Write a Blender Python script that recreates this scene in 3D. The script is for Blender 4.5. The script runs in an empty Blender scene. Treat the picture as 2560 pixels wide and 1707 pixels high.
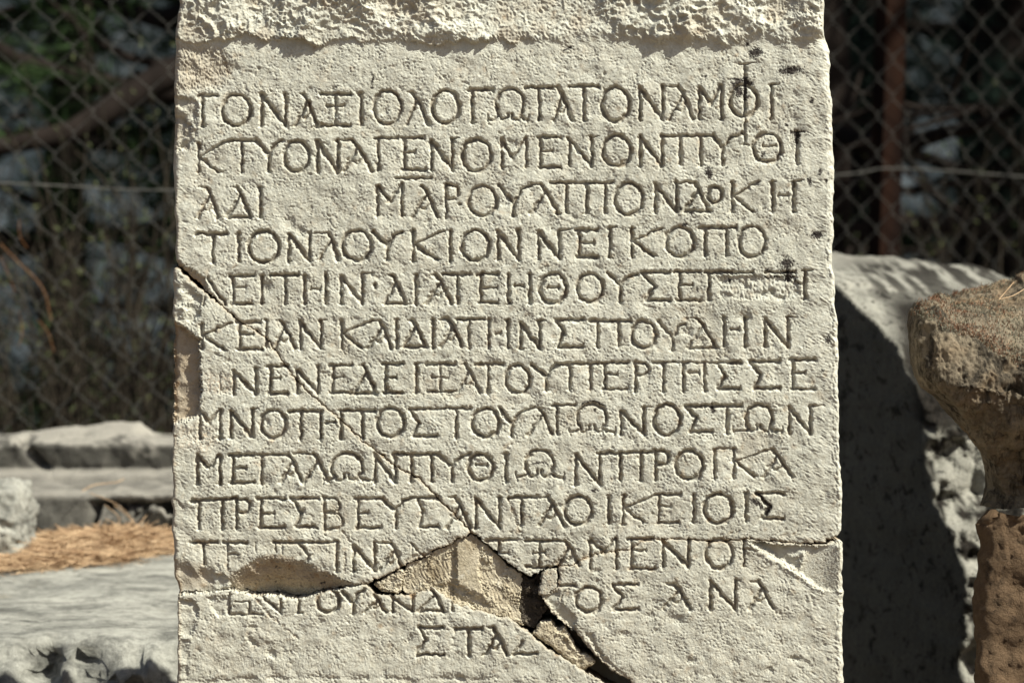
import bpy, math, random
import numpy as np
C = bpy.context.scene
PI = math.pi
R = math.radians
rng = np.random.default_rng(7)
random.seed(7)

# ------------------------------------------------------------------ camera, light, exposure
PITCH = R(4.0)
FPX = 7143.0                                  # focal length in pixels of the 2560 wide photograph
CAM = np.array([0.0, -2.5 * math.cos(PITCH), 1.15])
FWD = np.array([0.0, math.cos(PITCH), -math.sin(PITCH)])
UPV = np.array([0.0, math.sin(PITCH), math.cos(PITCH)])
cd = bpy.data.cameras.new('camera'); cam = bpy.data.objects.new('camera', cd); C.collection.objects.link(cam)
cam.location = CAM; cam.rotation_euler = (R(90) - PITCH, 0, 0)
cd.sensor_width = 36; cd.lens = 36 * FPX / 2560; cd.clip_start = 0.05; cd.clip_end = 6000
cd.dof.use_dof = True; cd.dof.focus_distance = 2.5; cd.dof.aperture_fstop = 8.4
C.camera = cam

SUN = np.array([0.585, -0.275, 0.765]); SUN /= np.linalg.norm(SUN)
sd = bpy.data.lights.new('sun', 'SUN'); sd.energy = 5.0; sd.angle = R(0.53); sd.color = (1.0, 0.98, 0.86)
so = bpy.data.objects.new('sun', sd); C.collection.objects.link(so); so.location = (3, -3, 8)
import mathutils
so.rotation_euler = mathutils.Vector(SUN).to_track_quat('Z', 'Y').to_euler()
w = bpy.data.worlds.new("World"); C.world = w; w.use_nodes = True
nt = w.node_tree; nt.nodes.clear()
sky = nt.nodes.new('ShaderNodeTexSky'); sky.sky_type = 'NISHITA'; sky.sun_disc = False
sky.dust_density = 3.0; sky.ozone_density = 0.6
sky.sun_elevation = math.asin(SUN[2]); sky.sun_rotation = math.atan2(SUN[0], SUN[1])
bgn = nt.nodes.new('ShaderNodeBackground'); bgn.inputs['Strength'].default_value = 0.05
wo = nt.nodes.new('ShaderNodeOutputWorld')
nt.links.new(sky.outputs[0], bgn.inputs[0]); nt.links.new(bgn.outputs[0], wo.inputs[0])
C.view_settings.view_transform = 'Standard'; C.view_settings.look = 'None'
C.view_settings.exposure = 0.56; C.view_settings.gamma = 1; C.view_settings.use_curve_mapping = False
C.cycles.max_bounces = 6; C.cycles.diffuse_bounces = 4

# ------------------------------------------------------------------ helpers
def at(px, py, D):
    return CAM + FWD * D + np.array([1.0, 0, 0]) * ((px - 1280) / FPX * D) + UPV * ((853.5 - py) / FPX * D)

def at_z(px, py, z):                           # where the sight line of a pixel meets the level z
    d = FWD + np.array([1.0, 0, 0]) * ((px - 1280) / FPX) + UPV * ((853.5 - py) / FPX)
    return CAM + d * ((z - CAM[2]) / d[2])

def link(name, me, mat=None, parent=None):
    o = bpy.data.objects.new(name, me); C.collection.objects.link(o)
    if mat: me.materials.append(mat)
    if parent: o.parent = parent
    return o

def mesh(name, V, F, smooth=True):
    V = np.asarray(V, dtype=np.float32)
    me = bpy.data.meshes.new(name)
    if isinstance(F, np.ndarray):
        n, k = F.shape
        me.vertices.add(len(V)); me.vertices.foreach_set('co', V.ravel())
        me.loops.add(n * k); me.loops.foreach_set('vertex_index', F.astype(np.int32).ravel())
        me.polygons.add(n); me.polygons.foreach_set('loop_start', np.arange(0, n * k, k, dtype=np.int32))
        me.polygons.foreach_set('loop_total', np.full(n, k, dtype=np.int32))
        me.update(calc_edges=True)
    else:
        me.from_pydata([tuple(v) for v in V], [], [tuple(f) for f in F])
    if smooth: me.polygons.foreach_set('use_smooth', [True] * len(me.polygons))
    me.validate()
    return me

def tag(o, label, cat, group=None):
    o['label'] = label; o['category'] = cat
    if group: o['group'] = group
    return o
def kind(o, k): o['kind'] = k; return o

def empty(name, loc, rot=(0, 0, 0)):
    o = bpy.data.objects.new(name, None); C.collection.objects.link(o)
    o.location = loc; o.rotation_euler = rot; o.empty_display_size = 0.1
    return o

def color_attr(me, col):
    a = me.color_attributes.new('stain', 'FLOAT_COLOR', 'POINT')
    c = np.ones((len(me.vertices), 4), dtype=np.float32); c[:, :3] = col
    a.data.foreach_set('color', c.ravel())

def sstep(x, a, b):
    t = np.clip((x - a) / (b - a), 0, 1); return t * t * (3 - 2 * t)

# 3-D value noise, vectorised
def _hash(ix, iy, iz, seed):
    h = (ix.astype(np.int64) * 374761393 + iy.astype(np.int64) * 668265263 + iz.astype(np.int64) * 2147483647 + seed * 1274126177) & 0xffffffff
    h = ((h ^ (h >> 13)) * 1274126177) & 0xffffffff
    h = ((h ^ (h >> 16)) * 2246822519) & 0xffffffff
    return ((h ^ (h >> 15)) & 0xffffff) / float(0xffffff) * 2 - 1
def vnoise(P, scale, seed=0):
    Q = np.asarray(P, dtype=np.float64) / scale + 1000.37
    I = np.floor(Q).astype(np.int64); f = Q - I; f = f * f * f * (f * (f * 6 - 15) + 10)
    r = 0
    for dx in (0, 1):
        wx = f[..., 0] if dx else 1 - f[..., 0]
        for dy in (0, 1):
            wy = f[..., 1] if dy else 1 - f[..., 1]
            for dz in (0, 1):
                wz = f[..., 2] if dz else 1 - f[..., 2]
                r = r + wx * wy * wz * _hash(I[..., 0] + dx, I[..., 1] + dy, I[..., 2] + dz, seed)
    return r
def fbm(P, scale, octaves=4, gain=0.5, seed=0, ridged=False):
    a = 1.0; r = 0
    for k in range(octaves):
        n = vnoise(P, scale, seed + k * 17)
        r = r + a * ((0.5 - abs(n)) * 1.6 if ridged else n)
        a *= gain; scale *= 0.5
    return r

# materials
def new_mat(name, rough=0.9, spec=0.2):
    m = bpy.data.materials.new(name); m.use_nodes = True
    b = m.node_tree.nodes['Principled BSDF']; b.inputs['Roughness'].default_value = rough
    b.inputs['Specular IOR Level'].default_value = spec
    return m, m.node_tree, b
def nnoise(nt, co, scale, detail=6, rough=0.6, dist=0.0, vec_scale=None):
    n = nt.nodes.new('ShaderNodeTexNoise'); n.inputs['Scale'].default_value = scale
    n.inputs['Detail'].default_value = detail; n.inputs['Roughness'].default_value = rough
    n.inputs['Distortion'].default_value = dist
    if vec_scale:
        mp = nt.nodes.new('ShaderNodeMapping'); mp.inputs['Scale'].default_value = vec_scale
        nt.links.new(co, mp.inputs['Vector']); co = mp.outputs[0]
    nt.links.new(co, n.inputs['Vector'])
    return n.outputs['Fac']
def nramp(nt, fac, stops):
    r = nt.nodes.new('ShaderNodeValToRGB'); e = r.color_ramp.elements
    while len(e) < len(stops): e.new(0.5)
    for k, (p, c) in enumerate(stops):
        e[k].position = p; e[k].color = (c, c, c, 1) if not isinstance(c, tuple) else c + (1,)
    nt.links.new(fac, r.inputs[0]); return r.outputs[0]
def nmix(nt, fac, a, b, mode='MIX'):
    m = nt.nodes.new('ShaderNodeMix'); m.data_type = 'RGBA'; m.blend_type = mode
    for sock, v in ((m.inputs[0], fac), (m.inputs[6], a), (m.inputs[7], b)):
        if isinstance(v, (int, float)): sock.default_value = v
        elif isinstance(v, tuple): sock.default_value = v + (1,)
        else: nt.links.new(v, sock)
    return m.outputs[2]
def nbump(nt, b, h, strength, dist):
    bp = nt.nodes.new('ShaderNodeBump'); bp.inputs['Strength'].default_value = strength
    bp.inputs['Distance'].default_value = dist
    nt.links.new(h, bp.inputs['Height']); nt.links.new(bp.outputs[0], b.inputs['Normal'])
def coords(nt):
    return nt.nodes.new('ShaderNodeTexCoord').outputs['Object']

def marble_mat():
    m, nt, b = new_mat('carved_limestone', 0.88, 0.25)
    co = coords(nt)
    at_ = nt.nodes.new('ShaderNodeVertexColor'); at_.layer_name = 'stain'
    sep = nt.nodes.new('ShaderNodeSeparateColor'); nt.links.new(at_.outputs[0], sep.inputs[0])
    big = nramp(nt, nnoise(nt, co, 9, 5, 0.6), [(0.3, (0.565, 0.57, 0.505)), (0.7, (0.685, 0.69, 0.615))])
    fine = nramp(nt, nnoise(nt, co, 240, 4, 0.7), [(0.25, (0.80, 0.76, 0.70)), (0.7, (1.0, 1.0, 1.0))])
    c = nmix(nt, 1.0, big, fine, 'MULTIPLY')
    veins = nramp(nt, nnoise(nt, co, 22, 8, 0.75, 1.2), [(0.60, 0.0), (0.75, 0.35)])
    c = nmix(nt, veins, c, (0.50, 0.36, 0.21))
    och = nramp(nt, nnoise(nt, co, 45, 6, 0.7), [(0.3, (0.24, 0.155, 0.085)), (0.75, (0.50, 0.38, 0.245))])
    c = nmix(nt, sep.outputs[0], c, och)
    c = nmix(nt, sep.outputs[2], c, (0.52, 0.33, 0.20))
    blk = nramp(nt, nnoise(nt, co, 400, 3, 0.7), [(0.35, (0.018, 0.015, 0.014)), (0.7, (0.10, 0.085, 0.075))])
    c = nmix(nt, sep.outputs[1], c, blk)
    nt.links.new(c, b.inputs['Base Color'])
    nbump(nt, b, nnoise(nt, co, 560, 5, 0.75), 0.8, 0.0012)
    return m

def rock_mat(name, lo, hi, scale=12, spot=(0.03, 0.03, 0.03), spot_amt=(0.55, 0.65), spot_scale=30, bump=0.6, bdist=0.004,
             warm=None, warm_amt=(0.55, 0.7), vec=None, stain=False, white=None):
    m, nt, b = new_mat(name, 0.93, 0.15)
    co = coords(nt)
    c = nramp(nt, nnoise(nt, co, scale, 8, 0.65, 0.3, vec), [(0.3, lo), (0.7, hi)])
    fine = nramp(nt, nnoise(nt, co, scale * 14, 4, 0.7), [(0.25, (0.62, 0.62, 0.62)), (0.75, (1.15, 1.15, 1.15))])
    c = nmix(nt, 1.0, c, fine, 'MULTIPLY')
    if warm:
        c = nmix(nt, nramp(nt, nnoise(nt, co, scale * 0.6, 6, 0.6, 0.5), [(warm_amt[0], 0.0), (warm_amt[1], 0.85)]), c, warm)
    c = nmix(nt, nramp(nt, nnoise(nt, co, spot_scale, 8, 0.75, 0.4, vec), [(spot_amt[0], 0.0), (spot_amt[1], 0.92)]), c, spot)
    if white:
        c = nmix(nt, nramp(nt, nnoise(nt, co, spot_scale * 1.7, 5, 0.7), [(0.60, 0.0), (0.68, 0.8)]), c, white)
    if stain:
        at_ = nt.nodes.new('ShaderNodeVertexColor'); at_.layer_name = 'stain'
        sep = nt.nodes.new('ShaderNodeSeparateColor'); nt.links.new(at_.outputs[0], sep.inputs[0])
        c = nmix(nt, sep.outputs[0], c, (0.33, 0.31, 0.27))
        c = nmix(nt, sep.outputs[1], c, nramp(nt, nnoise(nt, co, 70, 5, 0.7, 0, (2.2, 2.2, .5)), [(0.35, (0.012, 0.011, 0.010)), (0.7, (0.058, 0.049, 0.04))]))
        c = nmix(nt, sep.outputs[2], c, (0.62, 0.20, 0.15))
    nt.links.new(c, b.inputs['Base Color'])
    nbump(nt, b, nnoise(nt, co, scale * 9, 8, 0.75), bump, bdist)
    return m

def plain_mat(name, a, bcol, scale=30, rough=0.85, metal=0.0, vec=None, bump=0.0):
    m, nt, b = new_mat(name, rough, 0.06)
    co = coords(nt)
    f = nnoise(nt, co, scale, 5, 0.6, 0, vec)
    nt.links.new(nramp(nt, f, [(0.3, a), (0.7, bcol)]), b.inputs['Base Color'])
    b.inputs['Metallic'].default_value = metal
    if bump: nbump(nt, b, f, bump, 0.003)
    return m

M = dict(
    marble=marble_mat(),
    mortar=rock_mat('repair_mortar', (0.46, 0.39, 0.27), (0.74, 0.67, 0.52), 40, (0.26, 0.20, 0.125), (0.50, 0.70), 32, 0.7, 0.002, white=(0.72, 0.68, 0.57)),
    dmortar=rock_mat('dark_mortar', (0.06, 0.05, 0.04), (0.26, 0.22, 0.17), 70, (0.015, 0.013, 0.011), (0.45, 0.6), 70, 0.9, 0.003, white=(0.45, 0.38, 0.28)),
    slab=rock_mat('lichened_slab', (0.20, 0.20, 0.18), (0.54, 0.53, 0.47), 9, (0.08, 0.08, 0.072), (0.47, 0.66), 30, 0.7, 0.006, warm=(0.26, 0.21, 0.13), warm_amt=(0.58, 0.8), vec=(0.8, 1.15, 1.2)),
    slabfront=rock_mat('broken_white_limestone', (0.30, 0.295, 0.28), (0.52, 0.51, 0.48), 10, (0.07, 0.07, 0.07), (0.54, 0.66), 14, 0.9, 0.01, warm=(0.35, 0.22, 0.12), warm_amt=(0.62, 0.72)),
    ledge=rock_mat('grey_weathered_limestone', (0.085, 0.082, 0.072), (0.17, 0.16, 0.14), 16, (0.04, 0.038, 0.035), (0.52, 0.68), 24, 0.7, 0.005, stain=True),
    ledgetop=rock_mat('pale_lichened_limestone', (0.30, 0.30, 0.275), (0.52, 0.51, 0.47), 14, (0.12, 0.12, 0.11), (0.55, 0.7), 26, 0.7, 0.005),
    block=rock_mat('lichen_and_shade_block', (0.38, 0.37, 0.32), (0.62, 0.60, 0.52), 18, (0.04, 0.037, 0.033), (0.54, 0.60), 55, 1.0, 0.008, stain=True),
    capital=rock_mat('brown_weathered_stone', (0.16, 0.13, 0.095), (0.42, 0.35, 0.25), 16, (0.04, 0.034, 0.027), (0.48, 0.60), 40, 1.0, 0.006, warm=(0.33, 0.215, 0.115), warm_amt=(0.5, 0.75), vec=(1.6, 1.6, 0.55)),
    pillar=rock_mat('orange_brown_stone', (0.13, 0.088, 0.055), (0.27, 0.185, 0.115), 12, (0.055, 0.038, 0.025), (0.53, 0.66), 38, 1.0, 0.012, warm=(0.24, 0.15, 0.085), warm_amt=(0.45, 0.7)),
)
# ================================================================== THE INSCRIBED STELE
K = 2.5 / FPX                                  # metres per pixel on the stele's face
T0 = (CAM + FWD * 2.5)[2] / math.cos(PITCH)    # height of the picture's middle above the foot, along the stele
STELE_LOC = CAM + FWD * 2.5 - UPV * T0
stele = empty('stele', STELE_LOC, (-PITCH, 0, 0))
tag(stele, 'tall pale limestone stele with a carved Greek inscription, broken and mended, in the foreground', 'stele')

STEP = 1.9
ROWS = np.arange(-80, 1800, STEP); NY = len(ROWS); NX = 872
LE = [(-80, 448), (0, 447), (45, 443), (82, 438), (140, 436), (330, 433), (500, 436), (565, 438), (650, 438), (664, 443), (672, 434), (740, 432.5), (880, 432),
      (1060, 431), (1330, 431), (1431, 436), (1476, 447), (1486, 442), (1707, 442), (1800, 443)]
RE = [(-80, 2062), (0, 2064), (73, 2062.5), (120, 2073.5), (220, 2077), (292, 2082.6), (457, 2085.6), (493, 2086), (595, 2084.5), (676, 2085.6), (786, 2093.6),
      (877, 2095.5), (933, 2096.5), (1079, 2097), (1152, 2101), (1226, 2106.5), (1326, 2104.6), (1341, 2096), (1356, 2108), (1479, 2109), (1707, 2110), (1800, 2111)]
def n1(n, lam, seed):
    r = np.random.default_rng(seed).normal(size=n); k = np.fft.rfftfreq(n, STEP)
    f = np.fft.rfft(r) * np.exp(-(k * lam) ** 2 * 3); f[0] = 0; o = np.fft.irfft(f, n); return o / o.std()
left = np.interp(ROWS, *zip(*LE)) + n1(NY, 14, 1) * 0.9 + n1(NY, 45, 2) * 1.2
right = np.interp(ROWS, *zip(*RE)) + n1(NY, 12, 3) * 0.8 + n1(NY, 40, 4) * 1.3
U = np.linspace(0, 1, NX)
X = left[:, None] + (right - left)[:, None] * U[None, :]
Y = np.repeat(ROWS[:, None], NX, 1)

def band(l0, l1, seed, ang=None, stretch=1.0):
    r = np.random.default_rng(seed).normal(size=(NY, NX))
    fy = np.fft.fftfreq(NY, STEP)[:, None]; fx = np.fft.rfftfreq(NX, STEP)[None, :]
    if ang is not None:
        c, s = math.cos(ang), math.sin(ang)
        a = (fx * c + fy * s) * stretch; b = (-fx * s + fy * c)
        f = np.sqrt(a * a + b * b)
    else: f = np.sqrt(fx * fx + fy * fy)
    lf = np.log(np.maximum(f, 1e-5)); lo, hi = math.log(1 / l1), math.log(1 / l0)
    g = np.exp(-(np.clip(lo - lf, 0, None) / 0.35) ** 2 - (np.clip(lf - hi, 0, None) / 0.35) ** 2)
    o = np.fft.irfft2(np.fft.rfft2(r) * g, s=(NY, NX)); return o / o.std()

WX = X + band(25, 60, 11) * 1.0 + band(8, 16, 12) * 0.55
WY = Y + band(25, 60, 13) * 1.0 + band(8, 16, 14) * 0.55
JX = WX + band(6, 30, 15) * 1.5; JY = WY + band(6, 30, 16) * 1.5      # rougher, for breaks

def win(x0, x1, y0, y1):
    j0 = max(0, int((y0 + 80) / STEP)); j1 = min(NY, int((y1 + 80) / STEP) + 2)
    i0 = max(0, int((x0 - 450) / 1.96 * 1.0) - 6); i1 = min(NX, int((x1 - 428) / 1.85) + 8)
    return slice(j0, max(j0, j1)), slice(i0, max(i0, i1))
def segdist(px, py, x0, y0, x1, y1):
    dx, dy = x1 - x0, y1 - y0; L = dx * dx + dy * dy + 1e-9
    t = np.clip(((px - x0) * dx + (py - y0) * dy) / L, 0, 1)
    return np.hypot(px - x0 - t * dx, py - y0 - t * dy), t

CUT = np.zeros((NY, NX)); CW = 6.2; CD = 10.6
WMOD = 1 + band(14, 50, 17) * 0.10
def stroke(x0, y0, x1, y1, w0=CW, w1=None, dep=1.0):
    w1 = w0 if w1 is None else w1; m = max(w0, w1) * 1.5 + 4
    sl = win(min(x0, x1) - m, max(x0, x1) + m, min(y0, y1) - m, max(y0, y1) + m)
    d, t = segdist(WX[sl], WY[sl], x0, y0, x1, y1)
    ww = (w0 + (w1 - w0) * t) * WMOD[sl]
    q = np.clip(d / ww, 0, 1.6)
    p = np.where(q < 1, (1 - q ** 1.6), 0) * 0.93 + 0.07 * np.exp(-(q / 1.15) ** 4)
    CUT[sl] = np.maximum(CUT[sl], p * CD * dep * np.minimum(1, ww / CW) ** 0.65)

class Row:
    def __init__(s, ox, oy, sc): s.ox, s.oy, s.sc = ox, oy, sc
    def p(s, x, y): return s.ox + x / s.sc, s.oy + y / s.sc
    def seg(s, x0, y0, x1, y1, w0=CW, w1=None, dep=1.0):
        stroke(*s.p(x0, y0), *s.p(x1, y1), w0, w1, dep)
    def poly(s, pts, w=CW):
        for a, b in zip(pts[:-1], pts[1:]): s.seg(*a, *b, w)
    def foot(s, x, y, l=19):                     # serif across the end of a stem
        s.seg(x - l, y, x, y, 2.2, 4.6); s.seg(x, y, x + l, y, 4.6, 2.2)
    def tick(s, x, y, d=1):                      # flared serif at the end of a bar
        s.seg(x, y, x + 3, y - 20 * d, 4.6, 2.0); s.seg(x, y, x + 2, y + 14 * d, 4.6, 2.0)
    def stem(s, x, yt, yb, top=True, bot=True, w=CW + .3):
        s.seg(x, yt, x, (yt + yb) / 2, w, w * .88); s.seg(x, (yt + yb) / 2, x, yb, w * .88, w)
        if top: s.foot(x, yt)
        if bot: s.foot(x, yb)
    def bar(s, x0, x1, y, y1=None, w=CW - .3, t0=False, t1=True):
        y1 = y if y1 is None else y1
        s.seg(x0, y, x1, y1, w)
        if t0: s.tick(x0, y)
        if t1: s.tick(x1, y1)
    def I(s, x, yt, yb): s.stem(x, yt, yb)
    def T(s, x0, x1, y, xs, yb): s.bar(x0, x1, y, t0=False); s.seg(x0, y, x0 - 3, y + 22, 4.2, 2); s.stem(xs, y, yb, False)
    def G(s, xs, x1, y, yb): s.bar(xs - 28, x1, y); s.stem(xs, y, yb, False)
    def O(s, x0, x1, y0, y1, n=34):
        i = 14; cx, cy, rx, ry = (x0 + x1) / 2, (y0 + y1) / 2, (x1 - x0) / 2 - i, (y1 - y0) / 2 - i
        pts = [(cx + rx * math.cos(2 * PI * k / n), cy + ry * math.sin(2 * PI * k / n)) for k in range(n + 1)]
        for k in range(n):
            a = 2 * PI * k / n
            s.seg(*pts[k], *pts[k + 1], CW * (0.92 + 0.22 * abs(math.cos(a - 0.35))))
    def TH(s, x0, x1, y0, y1, b0, b1, yb):
        s.O(x0, x1, y0, y1); s.bar(b0, b1, yb, w=4.2, t0=True)
    def N(s, xl, xr, yt, yb, yr=None, rs=0):
        yr = yt if yr is None else yr
        s.stem(xl, yt, yb, False); s.seg(xl - 14, yt - 8, xl, yt, 2.2, 5)
        s.seg(xl, yt, xr, yb, CW + .6); s.stem(xr, yr, yb - 12, False, False)
        if rs: s.seg(xr - 8, yr, xr + rs, yr - 6, 5, 2.2)
        else: s.foot(xr, yr)
    def L(s, xa, yt, xr, xl, yb, serif=26):      # lambda
        s.seg(xa - serif, yt - 2, xa, yt, 3.2, 4.8); s.poly([(xa, yt), (xa + (xr - xa) * .30, yt + (yb - yt) * .22), (xr, yb)], CW + .5)
        s.seg(xr, yb, xr + 20, yb + 2, 4.5, 2)
        mx, my = xa + (xr - xa) * .26, yt + (yb - yt) * .27
        s.seg(mx, my, xl, yb, CW - .3); s.seg(xl - 18, yb + 2, xl + 8, yb, 2, 4.2)
    def A(s, xa, yt, xr, xl, yb, serif=26):      # alpha with its broken bar
        s.L(xa, yt, xr, xl, yb, serif)
        h = yb - yt; m = (xl + xr) / 2 - 2
        s.seg(xl + (xa - xl) * .45, yt + h * .60, m, yt + h * .76, 3.6, 4.2); s.seg(m, yt + h * .76, xa + (xr - xa) * .50, yt + h * .56, 4.2, 3.4)
    def D(s, xa, yt, xr, xl, yb, serif=26):      # delta
        s.L(xa, yt, xr, xl, yb, serif); s.seg(xl, yb, xr, yb, CW - .6)
    def E(s, xs, x1, yt, ym, yb, xm, x2=None):
        s.bar(xs - 24, x1, yt); s.stem(xs, yt, yb, False, False); s.bar(xs, xm, ym, w=4.4)
        s.bar(xs - 14, x2 or x1, yb); 
    def H(s, x0, x1, yt, yb, ym, yt1=None):
        s.stem(x0, yt, yb); s.stem(x1, yt if yt1 is None else yt1, yb)
        c = (x0 + x1) / 2; q = abs(x1 - x0) * .17 + 6; s.bar(c - q, c + q, ym, w=4.0, t0=True)
    def K(s, xs, yt, yb, ux, uy, ym, lx, ly):
        s.stem(xs, yt, yb); s.seg(xs + 8, ym, ux, uy, 4.6, 5.2); s.seg(ux, uy, ux + 16, uy - 2, 4.2, 2)
        s.poly([(xs + 14, ym + 2), (xs + 14 + (lx - xs - 14) * .55, ym + (ly - ym) * .60), (lx, ly)], CW); s.seg(lx, ly, lx + 28, ly + 2, 4.6, 2)
    def Y(s, xl, yl, xj, yj, xr, yr, yb):
        s.seg(xl - 14, yl - 4, xl, yl, 2.2, 5); s.seg(xl, yl, xj, yj, CW + .5)
        s.poly([(xr, yr), (xj + (xr - xj) * .42, yj + (yr - yj) * .72), (xj, yj)], CW - .3); s.stem(xj, yj, yb, False)
    def X(s, x0, x1, yt, xs, m0, m1, ym, yb):    # xi with its upright
        s.bar(x0, x1, yt, t0=True); s.bar(x0 + 4, x1, yb, t0=True); s.bar(m0, m1, ym, w=4.4, t0=True); s.stem(xs, yt, yb, False, False, 4.8)
    def P(s, x0, x1, y, a, b, yb, y1=None): s.bar(x0, x1, y, y1); s.stem(a, y, yb, False); s.stem(b, y, yb, False)
    def RH(s, xs, yt, yb, x1, ym):               # rho
        s.stem(xs, yt, yb, True); c = (yt + ym) / 2; r = (ym - yt) / 2 - 4; rx = x1 - xs - 14
        s.poly([(xs + rx * (0.35 + .65 * math.cos(a)) if abs(a) < 1.2 else xs, c + r * math.sin(a)) for a in np.linspace(-PI / 2, PI / 2, 13)], CW - .8)
    def S(s, x0, x1, yt, mx, my, bx, yb, x2=None):
        s.bar(x0, x1, yt); s.poly([(x0 + 4, yt + 4), (mx, my), (bx, yb - 4)], CW); s.bar(bx, x2 or x1, yb); 
    def M(s, xl, xr, yt, vx, vy, yb, yr=None):
        yr = yt - 10 if yr is None else yr
        s.stem(xl, yt, yb, False); s.seg(xl, yt, vx, vy, CW + .4); s.seg(vx, vy, xr - 6, yr, CW - .8); s.stem(xr, yr, yb, False); s.seg(xr - 26, yr + 4, xr, yr, 2.2, 4)
    def W(s, x0, x1, yt, yb, fl, fr):            # omega: horseshoe, inner curls, two feet
        cx = (x0 + x1) / 2; rx = (x1 - x0) / 2 - 12; cy = yt + 12 + (yb - yt) * .46; ry = (yb - yt) * .46
        pts = [(cx + rx * math.cos(a), cy + ry * math.sin(a)) for a in np.linspace(R(146), R(394), 26)]
        s.poly(pts, CW)
        for sg, f, p in ((-1, fl, pts[0]), (1, fr, pts[-1])):
            e = cx + sg * rx * .42
            s.poly([p, (cx + sg * rx * .66, yb - 14), (e, yb - 12), (cx + sg * rx * .14, yb - 30), (cx + sg * rx * .16, yb - 52)], CW - 1.2)
            s.seg(p[0] - sg * 8, p[1] + 10, cx + sg * (rx + 4), yb - 16, CW - 1); s.seg(cx + sg * (rx + 4), yb - 16, f, yb - 8, CW - 1.4, 4)
            s.seg(f, yb - 8, f + sg * 4, yb - 46, 4, 2); s.seg(f, yb - 8, f - sg * 4, yb + 18, 4, 2)

A1, B1 = Row(420, 0, 2.8), Row(1260, 0, 2.735)
A2, B2 = Row(420, 420, 2.8), Row(1260, 420, 2.735)
A3, B3 = Row(420, 860, 2.8), Row(1260, 860, 2.735)
A4, B4 = Row(420, 1260, 2.8), Row(1260, 1260, 2.735)
C1 = Row(430, 1300, 4.438)
# line 1
A1.T(212, 345, 670, 240, 885); A1.O(365, 592, 650, 895); A1.N(655, 822, 660, 882); A1.A(950, 657, 1045, 885, 885)
A1.X(1066, 1275, 662, 1172, 1110, 1235, 742, 880); A1.I(1350, 652, 880); A1.O(1425, 1645, 625, 885); A1.L(1712, 650, 1825, 1665, 872)
A1.O(1835, 2050, 620, 880); A1.G(2130, 2275, 632, 860); A1.W(2285, 2500, 612, 852, 2240, 2522)
B1.T(150, 330, 602, 240, 825); B1.A(370, 600, 465, 340, 825); B1.T(445, 645, 592, 545, 825); B1.O(655, 870, 585, 845)
B1.N(930, 1085, 602, 820, 590); B1.A(1195, 592, 1295, 1130, 820, 90); B1.M(1335, 1487, 600, 1415, 710, 815, 580)
B1.O(1530, 1747, 570, 812); B1.seg(1648, 445, 1648, 985, 6.2, 4.4); B1.seg(1590, 434, 1640, 442, 2, 4.5); B1.seg(1656, 442, 1728, 430, 4.5, 2)
B1.seg(1622, 990, 1648, 985, 2, 4); B1.seg(1648, 985, 1680, 995, 4, 2); B1.I(1828, 582, 810); B1.seg(1830, 582, 1880, 576, 4, 2)
# line 2
A1.K(213, 1010, 1205, 420, 982, 1100, 345, 1202); A1.T(425, 610, 985, 515, 1205); A1.Y(625, 995, 705, 1085, 800, 985, 1200)
A1.O(800, 1000, 975, 1215); A1.N(1045, 1190, 992, 1203, 985); A1.A(1290, 985, 1430, 1230, 1200, 95); A1.G(1470, 1610, 968, 1195)
A1.E(1655, 1795, 968, 1070, 1190, 1725, 1800); A1.N(1845, 1990, 988, 1190, 972, 50); A1.O(2045, 2275, 965, 1215)
A1.seg(1600, 1250, 1835, 1250, 5)
B1.M(-15, 152, 955, 55, 1085, 1145, 945); B1.E(250, 388, 940, 1035, 1145, 332); B1.N(445, 598, 950, 1137, 938, 52)
B1.O(660, 880, 915, 1150); B1.N(930, 1080, 935, 1137, 930); B1.P(1070, 1432, 930, 1205, 1345, 1127); B1.Y(1435, 938, 1495, 1012, 1632, 915, 1127)
B1.TH(1690, 1910, 900, 1125, 1770, 1860, 1000); B1.stem(2005, 905, 1120, w=7.2); B1.foot(2005, 903, 46)
# line 3
A2.A(270, 138, 350, 208, 345, 64); A2.D(480, 130, 575, 415, 345); A2.I(645, 135, 342)
A2.M(1465, 1637, 130, 1555, 235, 335, 112); A2.A(1785, 130, 1885, 1710, 342); A2.RH(1945, 115, 345, 2048, 228); A2.seg(2036, 250, 2044, 252, 5)
A2.O(2090, 2312, 115, 350); B2.Y(-35, 118, 65, 245, 190, 112, 330); B2.L(252, 115, 370, 180, 312, 66)
B2.P(315, 745, 103, 425, 565, 310); B2.stem(690, 103, 307, False); B2.O(745, 962, 90, 335); B2.N(1035, 1180, 115, 300, 102)
B2.D(1300, 100, 1400, 1232, 297, 110); B2.O(1380, 1502, 115, 252, 24); B2.K(1560, 97, 300, 1735, 97, 192, 1700, 297)
B2.H(1835, 1980, 97, 300, 188); B2.seg(1980, 93, 2050, 84, 4.5, 2)
# line 4
A2.T(200, 410, 462, 315, 655); A2.I(495, 460, 655); A2.O(550, 790, 430, 675); A2.N(845, 990, 465, 652, 458); A2.L(1125, 456, 1190, 1055, 642, 110)
A2.O(1205, 1437, 425, 662); A2.Y(1432, 448, 1535, 545, 1635, 450, 642); A2.K(1715, 440, 650, 1925, 442, 535, 1880, 642); A2.I(1975, 445, 650)
A2.O(2040, 2262, 425, 662); B2.N(-41, 100, 435, 625, 425); B2.N(235, 378, 435, 622, 427, 90); B2.E(515, 640, 425, 515, 610, 612)
B2.I(722, 415, 610); B2.seg(722, 413, 775, 404, 4, 2); B2.K(875, 412, 610, 1078, 415, 500, 1020, 600); B2.O(1095, 1312, 395, 622)
B2.P(1335, 1590, 410, 1375, 1520, 602); B2.O(1593, 1800, 387, 625)
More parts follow.
